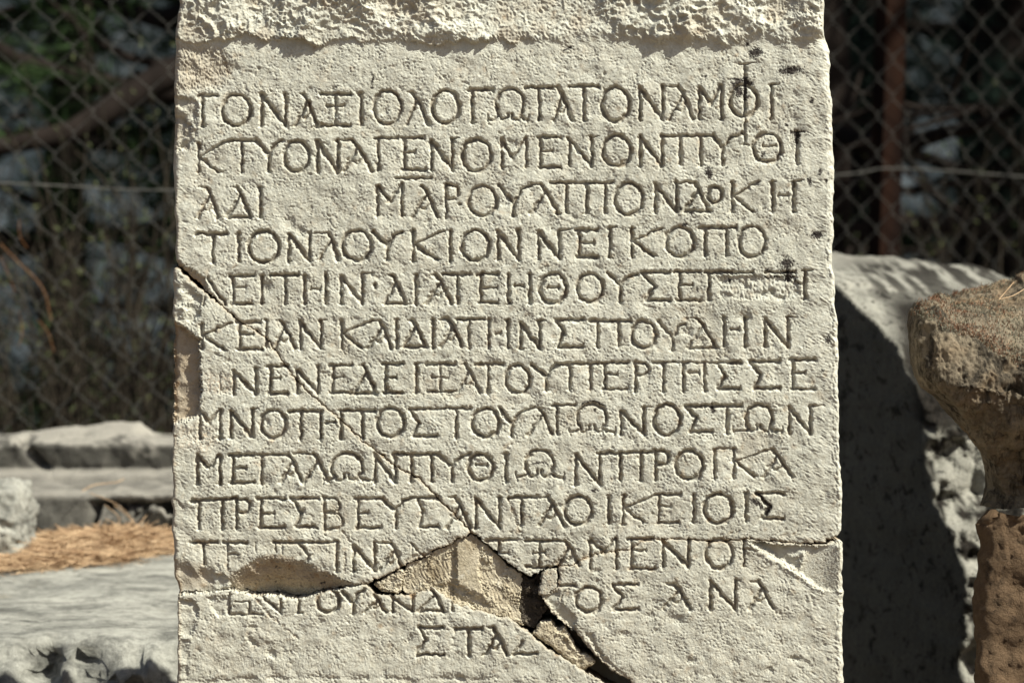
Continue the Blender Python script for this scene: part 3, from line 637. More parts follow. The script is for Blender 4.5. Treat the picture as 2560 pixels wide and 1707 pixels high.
# repair mortar, dark mortar and chips have their own relief
crumb = sstep(band(40, 110, 77), -.1, .5)
RM = -12 + SC0 * .10 + SC1 * .22 + band(4, 8, 70) * .35 + crumb * (rg(9, 20, 76) * 2.2 + band(5, 12, 78) * .9 + 1.5) + (1 - crumb) * band(7, 16, 79, ang=R(70), stretch=4) * .6
ridge = smask(c2((890, 190), (990, 180), (1110, 300), (1110, 500), (1140, 640), (1210, 780), (900, 600), (900, 400)), 3)
RM = RM * (1 - ridge) + ridge * (-6 + band(5, 14, 70) * .3) + smask(c2((1120, 330), (1230, 320), (1260, 400), (1180, 400)), 4) * 4
RM = RM - 6 * smask(c2((650, 600), (860, 590), (1150, 720), (1230, 820), (1050, 825), (850, 740), (690, 625)), 8) + 1.5 * np.sin((JY - .55 * JX) / 2.6) * smask(c2((880, 590), (1150, 660), (1230, 800), (1000, 800), (850, 720)), 8)
RM = RM - 8 * np.exp(-dAB / 14) - 4 * np.exp(-((JX - 1131) / 7) ** 2) * (JY > 1380)
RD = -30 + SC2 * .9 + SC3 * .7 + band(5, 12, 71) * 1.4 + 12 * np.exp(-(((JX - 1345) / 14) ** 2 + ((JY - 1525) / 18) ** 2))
def dome(poly, hgt, rr):
    d = pdist(poly, JX, JY, 40, True); return hgt + np.where(inside(poly, JX, JY), roundover(d, rr), -rr * 1.25)
S0 = dome(PS0, -5, 8) + SC3 * .9 + band(5, 14, 72) * .8
S1 = dome(PS1, -3, 5) + SC3 * .25 + band(6, 14, 73) * .4
S2 = dome(PS2, -9, 9) + SC3 * .35 + band(6, 14, 74) * .5 + smask(c2((1780, 1000), (1915, 985), (2000, 1150), (2110, 1260), (2060, 1390), (1900, 1200)), 7) * (SC3 * 1.2 - 1) 

# black lichen and soot marks
def blot(row, x, y, rx, ry, ang=0, pw=1.0, n=.55):
    cx, cy = row.p(x, y); sx, sy = rx / row.sc, ry / row.sc; a = R(ang)
    sl = win(cx - 3 * sx - 6, cx + 3 * sx + 6, cy - 3 * sy - 6, cy + 3 * sy + 6); dx, dy = WX[sl] - cx, WY[sl] - cy
    u_, v_ = dx * math.cos(a) + dy * math.sin(a), -dx * math.sin(a) + dy * math.cos(a)
    q = np.sqrt((u_ / sx) ** 2 + (v_ / sy) ** 2) + BN[sl] * n * .45
    mk = (1 - sstep(q, .8, 1.12)) * pw; BLK[sl] = np.maximum(BLK[sl], mk); H[sl] -= mk * .8
def mark(row, pts, w_):
    for a, b in zip(pts[:-1], pts[1:]):
        (x0, y0), (x1, y1) = row.p(*a), row.p(*b); ww = w_ / row.sc
        sl = win(min(x0, x1) - 12, max(x0, x1) + 12, min(y0, y1) - 12, max(y0, y1) + 12); d, _ = segdist(WX[sl], WY[sl], x0, y0, x1, y1)
        BLK[sl] = np.maximum(BLK[sl], 1 - sstep(d + BN[sl] * 1.2, ww * .7, ww * 1.15))
BN = band(5, 14, 80)
for a in ((1715, 365, 48, 30, -18), (1665, 305, 18, 14), (1965, 482, 84, 27, -4), (1605, 630, 30, 38), (1670, 663, 16, 14), (2100, 690, 12, 20), (1770, 1065, 12, 24, 30), (1400, 1180, 26, 40), (1530, 1150, 12, 9),
          (2160, 1175, 14, 20), (2085, 1235, 11, 26, -15), (1590, 545, 42, 9, 4), (1380, 520, 11, 12), (890, 765, 9, 9), (430, 335, 40, 8, -14), (1910, 818, 12, 10), (1935, 850, 10, 10), (2002, 925, 26, 32), (2000, 965, 18, 28)): blot(B1, *a)
mark(B1, [(1568, 585), (1600, 560), (1640, 548), (1690, 575)], 13); mark(B1, [(1652, 540), (1650, 680)], 15); mark(B1, [(1958, 905), (2046, 903)], 8)
for a in ((1300, 272, 13, 8), (1205, 280, 10, 12), (2140, 460, 40, 27, 5), (1930, 655, 44, 42), (1945, 735, 32, 42), (1800, 700, 20, 9), (1545, 768, 13, 12), (1285, 825, 10, 8), (1322, 828, 8, 20), (2218, 1175, 18, 32),
          (2090, 95, 11, 32, -12), (2205, 90, 12, 12), (1235, 385, 16, 12), (1865, 575, 7, 7), (1790, 745, 10, 6), (1860, 740, 16, 5), (1405, 690, 6, 6), (1285, 310, 22, 9)): blot(B2, *a)
for a in ((2180, 180, 12, 10), (622, 450, 14, 11), (1425, 445, 20, 28), (612, 1003, 20, 15), (2185, 285, 8, 6), (1715, 1080, 36, 22, 30), (1760, 1110, 30, 16, 40)): blot(B3, *a)
mark(B3, [(190, 820), (240, 810), (300, 818)], 7); mark(B3, [(530, 415), (560, 388), (640, 395), (690, 425)], 7); mark(B3, [(1728, 1018), (1828, 1108), (1798, 1158)], 12)
blot(A1, 1437, 560, 11, 26, 10); blot(A1, 1420, 608, 12, 9); blot(A1, 1062, 1215, 6, 8); blot(C1, 1155, 522, 14, 14); blot(C1, 1130, 690, 14, 12); blot(C1, 1660, 700, 30, 12)
r = np.random.default_rng(5)
for k in range(26): blot(B2, r.uniform(1780, 2010), r.uniform(600, 780), r.uniform(4, 12), r.uniform(4, 10), r.uniform(0, 90))
for k in range(40):
    blot(Row(0, 0, 1), r.uniform(470, 2080), r.uniform(120, 1690), r.uniform(1.2, 3), r.uniform(1.2, 3), 0, .8)
OCH += ((JX > 605) & (JX < 840) & (JY < 1470) & (JY > 1385)) * np.clip(band(5, 14, 81) - .9, 0, .6) * .0

STAIN = np.stack([np.clip(OCH, 0, 1), np.clip(BLK, 0, 1), np.clip(PNK, 0, 1)], -1)

def grid_part(name, Hf, cells, mat, back=0.060, label=None, stain=STAIN, keepout=None):
    V = np.stack([(X - 1280) * K, -Hf * K, T0 + (853.5 - Y) * K], -1).reshape(-1, 3)
    idx = np.arange(NY * NX).reshape(NY, NX)
    a, b, c, d = idx[:-1, :-1], idx[:-1, 1:], idx[1:, 1:], idx[1:, :-1]
    m_ = cells
    quads = np.stack([a[m_], d[m_], c[m_], b[m_]], -1)
    pad = np.pad(m_, 1); walls = []
    up_ = m_ & ~pad[:-2, 1:-1]; dn = m_ & ~pad[2:, 1:-1]; lf = m_ & ~pad[1:-1, :-2]; rt = m_ & ~pad[1:-1, 2:]
    walls = np.concatenate([np.stack([a[up_], b[up_]], -1), np.stack([c[dn], d[dn]], -1), np.stack([d[lf], a[lf]], -1), np.stack([b[rt], c[rt]], -1)])
    used, inv = np.unique(np.concatenate([quads.ravel(), walls.ravel()]), return_inverse=True)
    q = inv[:quads.size].reshape(-1, 4); wl = inv[quads.size:].reshape(-1, 2); nfront = len(used)
    Vf = V[used]
    bu, binv = np.unique(wl.ravel(), return_inverse=True); bw = binv.reshape(-1, 2) + nfront
    Vb = Vf[bu].copy(); Vb[:, 1] = back
    W_ = np.stack([wl[:, 0], wl[:, 1], bw[:, 1], bw[:, 0]], -1)
    me = mesh(name, np.concatenate([Vf, Vb]), np.concatenate([q, W_]), smooth=False)
    sm = np.zeros(len(me.polygons), bool); sm[:len(q)] = True; me.polygons.foreach_set('use_smooth', sm)
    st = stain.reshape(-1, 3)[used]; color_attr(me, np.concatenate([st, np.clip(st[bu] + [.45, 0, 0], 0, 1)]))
    o = link(name, me, mat, stele)
    if label: o['label'] = label
    return o
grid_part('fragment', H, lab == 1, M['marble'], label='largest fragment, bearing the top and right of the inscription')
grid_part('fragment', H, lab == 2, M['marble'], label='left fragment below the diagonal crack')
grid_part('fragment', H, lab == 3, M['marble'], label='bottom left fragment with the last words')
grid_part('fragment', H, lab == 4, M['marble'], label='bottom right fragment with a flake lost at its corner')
zero = np.zeros_like(STAIN); zs = zero.copy(); zs[..., 0] = .25 + .3 * sstep(band(10, 60, 75), 0, 1.5)
grid_part('repair_mortar', RM, lab == 5, M['mortar'], label='rough beige mortar filling the gap')
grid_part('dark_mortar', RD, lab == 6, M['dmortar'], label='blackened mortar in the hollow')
grid_part('stone_chip', S1, lab == 7, M['marble'], stain=zs, label='upright chip wedged in the crack')
grid_part('stone_chip', S2, lab == 8, M['mortar'], label='long wedge of mortar and stone in the lower crack')
grid_part('stone_chip', S0, lab == 9, M['mortar'], label='crumbly chip at the left tip of the mortar')

def box_part(name, x0, x1, y0, y1, z0, z1, mat, parent, seg=0.02, amp=0.002, label=None):
    # subdivided box, roughened by noise
    vs, fs = [], []
    def face(o, u, v):
        o, u, v = map(np.array, (o, u, v)); nu = max(1, int(np.linalg.norm(u) / seg)); nv = max(1, int(np.linalg.norm(v) / seg)); b0 = len(vs)
        for i in range(nu + 1):
            for j in range(nv + 1): vs.append(o + u * (i / nu) + v * (j / nv))
        for i in range(nu):
            for j in range(nv):
                a = b0 + i * (nv + 1) + j; fs.append((a, a + nv + 1, a + nv + 2, a + 1))
    dx, dy, dz = x1 - x0, y1 - y0, z1 - z0
    face((x0, y0, z0), (dx, 0, 0), (0, 0, dz)); face((x1, y1, z0), (-dx, 0, 0), (0, 0, dz)); face((x0, y1, z0), (0, -dy, 0), (0, 0, dz))
    face((x1, y0, z0), (0, dy, 0), (0, 0, dz)); face((x0, y0, z1), (dx, 0, 0), (0, dy, 0)); face((x0, y1, z0), (dx, 0, 0), (0, -dy, 0))
    V = np.array(vs); c = V.mean(0)
    n = np.stack([vnoise(V, .05, s_) + .5 * vnoise(V, .02, s_ + 3) for s_ in (1, 2, 3)], -1); V = V + n * amp
    me = mesh(name, V, np.array(fs)); color_attr(me, np.tile([.3, 0, 0], (len(V), 1)))
    o = link(name, me, mat, parent)
    if label: o['label'] = label
    return o
xl, xr = (443 - 1280) * K, (2110 - 1280) * K
box_part('backing', xl + .012, xr - .012, .0602, .072, .0, T0 + (853.5 + 75) * K, M['marble'], stele, .04, .0012)
box_part('foot', xl - .002, xr + .002, .012, .059, -.02, T0 + (853.5 - 1801) * K, M['marble'], stele, .03, .002)
# ================================================================== THE GROUND AND THE FAR SLOPE
def soil_mat():
    m, nt, b = new_mat('dry_earth_and_pine_duff', 0.95, 0.1); co = coords(nt)
    f = nnoise(nt, co, 3, 8, 0.7)
    pale = nramp(nt, f, [(0.3, (0.12, 0.088, 0.06)), (0.7, (0.20, 0.15, 0.105))]); duff = nramp(nt, f, [(0.3, (0.03, 0.027, 0.022)), (0.7, (0.08, 0.07, 0.055))])
    sx = nt.nodes.new('ShaderNodeSeparateXYZ'); nt.links.new(co, sx.inputs[0])
    mr = nt.nodes.new('ShaderNodeMapRange'); mr.inputs[1].default_value = 1.6; mr.inputs[2].default_value = 2.6; nt.links.new(sx.outputs[1], mr.inputs[0])
    nt.links.new(nmix(nt, mr.outputs[0], pale, duff), b.inputs['Base Color']); nbump(nt, b, f, .5, .01); return m
M['soil'] = soil_mat()
M['hill'] = None
def hill_mat():
    m, nt, b = new_mat('hillside_scrub', 0.95, 0.1); co = coords(nt)
    c = nramp(nt, nnoise(nt, co, 0.22, 8, 0.65, .4), [(0.3, (0.015, 0.021, 0.026)), (0.5, (0.05, 0.06, 0.07)), (0.7, (0.14, 0.155, 0.165))])
    c = nmix(nt, nramp(nt, nnoise(nt, co, 0.7, 8, 0.75, .6), [(0.38, 0.0), (0.58, 0.95)]), c, (0.012, 0.017, 0.019))
    nt.links.new(c, b.inputs['Base Color']); return m
M['hill'] = hill_mat()
def strip(name, prof, half, nx, mat, amp, sc, seed):
    # prof: (y, z) from near to far
    V = []; n = len(prof)
    xs = np.linspace(-1, 1, nx)
    for (y, z) in prof:
        for s in xs: V.append((s * half(y), y, z))
    V = np.array(V); V[:, 2] += fbm(V * [1, 1, 0], sc, 4, .5, seed) * amp(V[:, 1])
    idx = np.arange(n * nx).reshape(n, nx)
    F = np.stack([idx[:-1, :-1].ravel(), idx[:-1, 1:].ravel(), idx[1:, 1:].ravel(), idx[1:, :-1].ravel()], -1)
    return kind(link(name, mesh(name, V, F), mat), 'structure')
ys = np.concatenate([np.linspace(-30, -4, 6), np.linspace(-3.5, 7, 26), np.linspace(8, 120, 30)])
strip('ground', [(y, 0 if y < 4.5 else -(y - 4.5) * .62 if y < 100 else -59.2) for y in ys], lambda y: 20 + abs(y) * 1.2, 60, M['soil'], lambda y: np.where(y < 4, .015, .2), 1.5, 3)
strip('hillside', [(y, z) for y, z in zip(np.linspace(95, 1500, 70), np.linspace(0, 1, 70) ** 1.05 * 900 - 60)], lambda y: 260 + y * .8, 90, M['hill'], lambda y: 4 + (y - 95) * .035, 160, 9)

# ================================================================== STONES ROUND ABOUT
def displaced(V, N, amp, sc, seed, oct_=5, gain=.55, ridged=0.0):
    n = fbm(V, sc, oct_, gain, seed)
    if ridged: n = n * (1 - ridged) + fbm(V, sc * .8, oct_, gain, seed + 50, True) * ridged
    return V + N * (n * amp)[..., None]

def extruded(name, prof, x0, x1, step, mat, parent=None, amp=.003, sc=.05, seed=1, yaw=0.0, origin=(0, 0, 0), fn=None, ridged=0.0):
    """profile of (y, z) points, closed, extruded along x and roughened"""
    P = np.array(prof + prof[:1], float); seg = np.linalg.norm(np.diff(P, axis=0), axis=1); s = np.concatenate([[0], np.cumsum(seg)])
    n = int(s[-1] / step); t = np.sort(np.unique(np.concatenate([np.linspace(0, s[-1], n, endpoint=False)])))
    Q = np.stack([np.interp(t, s, P[:, 0]), np.interp(t, s, P[:, 1])], -1)
    Tn = np.roll(Q, -1, 0) - np.roll(Q, 1, 0); Nn = np.stack([Tn[:, 1], -Tn[:, 0]], -1); Nn /= np.linalg.norm(Nn, axis=1)[:, None] + 1e-9
    area = np.sum(Q[:, 0] * np.roll(Q[:, 1], -1) - np.roll(Q[:, 0], -1) * Q[:, 1]);  Nn *= 1 if area > 0 else -1
    nx = max(2, int((x1 - x0) / step)); xs = np.linspace(x0, x1, nx); m = len(Q)
    V = np.zeros((nx, m, 3)); V[..., 0] = xs[:, None]; V[..., 1] = Q[None, :, 0]; V[..., 2] = Q[None, :, 1]
    N = np.zeros_like(V); N[..., 1] = Nn[None, :, 0]; N[..., 2] = Nn[None, :, 1]
    V = displaced(V, N, amp, sc, seed, ridged=ridged)
    if fn is not None: V = fn(V, N)
    c0, c1 = V[0].mean(0), V[-1].mean(0)
    VV = np.concatenate([V.reshape(-1, 3), [c0], [c1]])
    cs, sn = math.cos(yaw), math.sin(yaw); W_ = VV.copy(); W_[:, 0] = VV[:, 0] * cs - VV[:, 1] * sn; W_[:, 1] = VV[:, 0] * sn + VV[:, 1] * cs
    F = []
    idx = np.arange(nx * m).reshape(nx, m); jn = np.roll(idx, -1, 1)
    a, b, c, d = idx[:-1], jn[:-1], jn[1:], idx[1:]
    F = np.stack([a.ravel(), b.ravel(), c.ravel(), d.ravel()], -1)
    if area < 0: F = F[:, ::-1]
    F = [tuple(f) for f in F.tolist()]
    e0, e1 = nx * m, nx * m + 1
    for j in range(m):
        k = (j + 1) % m; F.append((idx[0, k], idx[0, j], e0)); F.append((idx[-1, j], idx[-1, k], e1))
    me = mesh(name, W_, F)
    o = link(name, me, mat, parent); o.location = origin
    return o

ZS = 1.15 - 0.50                               # level of the slab's top
ys0 = float(at_z(200, 1590, ZS)[1]); ys1 = float(at_z(200, 1335, ZS)[1])
# --- the big slab at the lower left
slab = empty('stone_slab', (-.75, (ys0 + ys1) / 2 + .1, 0))
tag(slab, 'large pale weathered limestone slab with a rough broken front, left of the stele, strewn with pine needles', 'stone slab')
o0 = np.array(slab.location)
def slab_fn(V, N):
    front = sstep(-V[..., 1], (o0[1] - ys0) - .07, (o0[1] - ys0) - .01) * sstep(ZS - V[..., 2], -.005, .03)
    n = fbm(V, .085, 5, .6, 70, True) - .25
    V = V + N * (front * n * .055)[..., None]
    hol = np.clip(vnoise(V * [1, 1, 1.5], .06, 80) - .30, 0, 1) * front
    return V - N * (hol * .07)[..., None]
yl, yh = ys0 - o0[1], ys1 - o0[1] + .55
extruded('slab_body', [(yl, 0.0), (yh, 0.0), (yh, ZS), (yl + .012, ZS), (yl, ZS - .01)], -.55, .75, .0085, M['slab'], slab, .0035, .12, 5, fn=slab_fn)
# --- moulded base block standing on the back of it
D1, D2, D3 = 3.62, 3.85, 4.0
y_a = ys1
zof = lambda py, D: float(at(200, py, D)[2]) - ZS
yof = lambda py, D: float(at(200, py, D)[1]) - y_a
zL, zS, zP, zT = zof(1243, D1), zof(1201, 3.83), zof(1180, D2), zof(1106, D2)
ledge = empty('moulded_block', (-.75, y_a, ZS))
tag(ledge, 'grey moulded limestone block with stepped ledges and dark lichened faces, behind the pine needles', 'stone block')
def led_fn(V, N):
    x = V[..., 0]
    b = sstep(x, .205, .235) * sstep(zL - .002 - V[..., 2], -.002, .008) * sstep(.06 - V[..., 1], 0, .03)
    V = V - N * (b * (.008 + .022 * (.5 + fbm(V, .035, 4, .6, 33, True))))[..., None]
    c = np.exp(-((x - (.085 + (zT - V[..., 2]) * .85)) / .007) ** 2) * sstep(V[..., 2], zP, zP + .006) * sstep(.30 - V[..., 1], 0, .03)
    V = V - N * (c * .022)[..., None]
    t = sstep(V[..., 2], zT - .008, zT) * sstep(V[..., 1], yof(1106, D2) + .04, yof(1106, D2) + .14)
    px = np.interp(x, [-.3, .03, .10, .20, .226, .232, .245, .30], [1085, 1085, 1074, 1058, 1056, 1068, 1086, 1090])
    V[..., 2] += t * (np.interp(px, [1050, 1095], [zof(1050, D3), zof(1095, D3)]) - zT)
    return V
prof = [(-.004, -.01), (.0, zL - .004), (.006, zL), (yof(1201, 3.83), zS), (yof(1201, 3.83) + .004, zP), (yof(1106, D2) + .018, zP + .002), (yof(1106, D2) + .012, zT - .005), (yof(1106, D2) + .02, zT), (yof(1060, D3), zT + .002), (yof(1060, D3) + .04, zT - .03), (yof(1060, D3) + .05, -.01)]
extruded('block_body', prof, -.30, .62, .0040, M['ledge'], ledge, .0024, .028, 12, fn=led_fn, yaw=R(-.6))
def paint(o, f):
    me = o.data; n = len(me.vertices); c = np.zeros(n * 3, np.float32); me.vertices.foreach_get('co', c); nn = np.zeros(n * 3, np.float32); me.vertices.foreach_get('normal', nn)
    color_attr(me, np.clip(f(c.reshape(-1, 3), nn.reshape(-1, 3)), 0, 1))
def led_paint(c, n):
    # pale lichen crust on the two upper ledges and along the arrises
    crust = fbm(c, .02, 4, .6, 44) * .25
    topz = sstep(c[:, 2] + crust * .05, zT - .012, zT - .002)
    lip = sstep(c[:, 2], zS + .000, zS + .004) * (1 - sstep(c[:, 2], zP, zP + .005))
    mid = sstep(c[:, 2], zL - .006, zL - .001) * (1 - sstep(c[:, 2], zS, zS + .003)) * (.38 + crust)
    edge = np.exp(-((c[:, 2] - zL) / .005) ** 2) * .5
    brk = sstep(c[:, 0], .205, .235) * sstep(zL - c[:, 2], 0, .01) * sstep(crust, -.05, .1) * .8
    r_ = np.maximum.reduce([topz, lip * .8, mid, edge, brk])
    return np.stack([r_, 0 * r_, 0 * r_], -1)
paint(ledge.children[0], led_paint)
h1 = zL
# --- broken lump at the far left edge
def lump(name, centre, size, mat, parent, seed, amp=.012, sc=.05, n=90, power=3.2):
    th, ph = np.meshgrid(np.linspace(0, PI, n), np.linspace(0, 2 * PI, 2 * n, endpoint=False), indexing='ij')
    d = np.stack([np.sin(th) * np.cos(ph), np.sin(th) * np.sin(ph), np.cos(th)], -1)
    r = 1 / (np.abs(d) ** power).sum(-1) ** (1 / power)
    V = d * r[..., None] * np.array(size); V = displaced(V, d, amp, sc, seed, 5, .6, .4)
    idx = np.arange(n * 2 * n).reshape(n, 2 * n); jn = np.roll(idx, -1, 1)
    F = np.stack([idx[:-1].ravel(), idx[1:].ravel(), jn[1:].ravel(), jn[:-1].ravel()], -1)
    o = link(name, mesh(name, V.reshape(-1, 3), F), mat, parent); o.location = centre; return o
p = at_z(-30, 1405, ZS)
lp = lump('stone_fragment', (float(p[0]) - .012, float(p[1]) + .04, ZS + .035), (.054, .05, .056), M['slab'], None, 61, .008, .022, power=6)
tag(lp, 'small pale stone lump beside the needle heap, at the left edge on the slab', 'stone')

# --- the dark block behind the stele on the right: a convex solid seen as a relief
def relief_block(name, x0, x1, z0, z1, step, yfun, depth, mat, parent, stain=None, lean=0.0):
    nx, nz = int((x1 - x0) / step), int((z1 - z0) / step)
    xs, zs = np.meshgrid(np.linspace(x0, x1, nx), np.linspace(z1, z0, nz))
    xs, zs, Yv = yfun(xs, zs)
    V = np.stack([xs, Yv, zs], -1); idx = np.arange(nx * nz).reshape(nz, nx)
    F = np.stack([idx[:-1, :-1].ravel(), idx[1:, :-1].ravel(), idx[1:, 1:].ravel(), idx[:-1, 1:].ravel()], -1)
    loop = np.concatenate([idx[0, ::-1], idx[1:, 0], idx[-1, 1:], idx[-2:0:-1, -1]])
    Vb = V.reshape(-1, 3)[loop].copy(); sh = depth - Vb[:, 1]; Vb[:, 0] += sh * lean; Vb[:, 2] -= sh * lean * .9; Vb[:, 1] = depth; n0 = nx * nz; m = len(loop); k = np.arange(m); kn = (k + 1) % m
    W_ = np.stack([loop[k], n0 + k, n0 + kn, loop[kn]], -1)
    VV = np.concatenate([V.reshape(-1, 3), Vb, [Vb.mean(0)]])
    cap = np.stack([n0 + k, np.full(m, len(VV) - 1), np.full(m, len(VV) - 1), n0 + kn], -1)
    me = mesh(name, VV, np.concatenate([F, W_]))
    if stain is not None:
        s = stain(xs, zs, Yv).reshape(-1, 3); color_attr(me, np.concatenate([s, s[loop], s[:1]]))
    return link(name, me, mat, parent)
DB = 3.15
blk = empty('rough_block', (float(at(2400, 900, DB)[0]), float(at(2400, 900, DB)[1]), 0))
tag(blk, 'large stone block with dark face and pale lichened top, behind the stele on the right', 'stone block')
b0 = np.array(blk.location)
def bp(px, py, D=DB): q = at(px, py, D) - b0; return float(q[0]), float(q[2])
corner = [bp(2050, 640), bp(2090, 690), bp(2130, 720), bp(2200, 800), bp(2262, 870), bp(2300, 950), bp(2325, 1060), bp(2330, 1150), bp(2345, 1200), bp(2352, 1260), bp(2375, 1310), bp(2392, 1400), bp(2415, 1450), bp(2420, 1590), bp(2392, 1640), bp(2405, 1760), bp(2410, 2600)]
cz = np.array([c[1] for c in corner])[::-1]; cx_ = np.array([c[0] for c in corner])[::-1]
ztop = bp(2300, 640, 3.7)[1]
def blk_y(x, z):
    P = np.stack([x, x * 0, z], -1)
    e = np.interp(z, cz, cx_) + vnoise(P, .03, 5) * .006 + vnoise(P, .011, 6) * .003
    left_face = (cx_[0] - x) * 1.9 - .02
    zc = np.interp(x, [bp(2085, 0)[0], bp(2200, 0)[0], bp(2330, 0)[0], bp(2430, 0)[0]], [bp(0, 690)[1], bp(0, 730)[1], bp(0, 750)[1], bp(0, 760)[1]])
    side = sstep(x - e, -.002, .004)
    front = np.maximum((np.interp(x, [cx_[-1], cx_[0]], [.32, .02])), (z - zc) * 1.0 * 0)
    chamf = np.clip(z - (zc - .075), 0, 1) * 1.0
    yv = left_face * (1 - side) + ((cx_[0] - e) * 1.9 - .03 + chamf * .9 + np.clip(x - e, 0, .3) * .45) * side
    rough_ = fbm(P, .035, 5, .6, 8) * .006 + fbm(P, .03, 5, .62, 9, True) * .010 * side + fbm(P * [1, 1, .4], .02, 3, .6, 10) * .0015 * (1 - side)
    topz = sstep(z, zc, ztop)
    yv = yv + rough_
    # the top falls back from the front edge
    back = .50 * np.clip((z - zc) / (ztop - zc), 0, 1.05) ** 1.0
    tt = np.clip((z - zc) / (ztop - zc), 0, 1.0)
    yv = np.where(z > zc, yv * (1 - tt) + (.56 + .03 * vnoise(P, .12, 19)) * tt, yv)
    P3 = np.stack([x, yv, z], -1); wob = (vnoise(P3, .09, 15) * .0025 + fbm(P3, .03, 5, .62, 16) * .003) * topz
    yv = yv + fbm(P3, .022, 4, .65, 17, True) * .003 * sstep(x - e, -.002, .004) * (1 - topz)
    zz = z + wob - np.clip(x - bp(2440, 0)[0], 0, 1) * topz * .06 - np.clip(x - bp(2100, 0)[0], 0, 1) * topz * .04
    return x, zz, yv
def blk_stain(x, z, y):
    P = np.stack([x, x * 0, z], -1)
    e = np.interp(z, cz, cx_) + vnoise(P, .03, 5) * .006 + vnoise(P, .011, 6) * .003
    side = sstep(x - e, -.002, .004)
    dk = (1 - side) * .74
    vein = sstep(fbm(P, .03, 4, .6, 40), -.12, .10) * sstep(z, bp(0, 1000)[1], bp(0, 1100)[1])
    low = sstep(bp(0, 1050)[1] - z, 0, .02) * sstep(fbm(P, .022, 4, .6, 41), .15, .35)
    gap = sstep(z, bp(0, 1092)[1], bp(0, 1078)[1]) * (1 - sstep(z, bp(0, 880)[1], bp(0, 850)[1])) * side * .96  # black lichen band, darkened to paint in the shade there
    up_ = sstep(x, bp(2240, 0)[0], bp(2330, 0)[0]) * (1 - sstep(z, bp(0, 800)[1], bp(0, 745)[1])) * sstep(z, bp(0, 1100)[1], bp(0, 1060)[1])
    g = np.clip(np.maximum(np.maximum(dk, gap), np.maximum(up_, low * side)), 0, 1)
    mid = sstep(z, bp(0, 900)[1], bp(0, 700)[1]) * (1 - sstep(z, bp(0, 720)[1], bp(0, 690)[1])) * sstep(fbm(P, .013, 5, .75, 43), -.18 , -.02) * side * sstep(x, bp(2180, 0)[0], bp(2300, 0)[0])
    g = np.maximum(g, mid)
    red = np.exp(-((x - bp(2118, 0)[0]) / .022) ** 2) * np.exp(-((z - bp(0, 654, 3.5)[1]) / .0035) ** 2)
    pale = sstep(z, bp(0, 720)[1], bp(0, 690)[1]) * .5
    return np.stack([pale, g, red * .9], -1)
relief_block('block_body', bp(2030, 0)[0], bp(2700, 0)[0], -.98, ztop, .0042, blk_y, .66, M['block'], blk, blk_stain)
blk.children[0].location.z = 0
# relief z values were taken relative to the foot of the block
# --- moulded capital on a rough pillar at the right edge
DC = 2.53
cap = empty('moulded_capital', at(2600, 1270, DC))
tag(cap, 'brown weathered stone with a curved moulding and mossy top, at the right edge', 'capital')
c0_ = np.array(cap.location)
def cp(px, py, D=DC): q = at(px, py, D) - c0_; return np.array([q[0], q[1], q[2]])
LP = [(2315, 753), (2298, 776), (2290, 812), (2291, 845), (2296, 906), (2305, 942), (2318, 967), (2351, 990), (2389, 1027), (2438, 1068), (2470, 1103), (2503, 1146), (2516, 1179), (2523, 1233), (2516, 1262), (2508, 1284)]
TF = [(2300, 752), (2330, 762), (2366, 795), (2405, 817), (2458, 822), (2494, 842), (2527, 858), (2560, 870), (2700, 900), (2900, 930)]      # front upper edge
TB = [(2300, 753), (2348, 744), (2392, 735), (2437, 725), (2509, 707), (2537, 682), (2560, 669), (2650, 630), (2900, 560)]                 # back upper edge
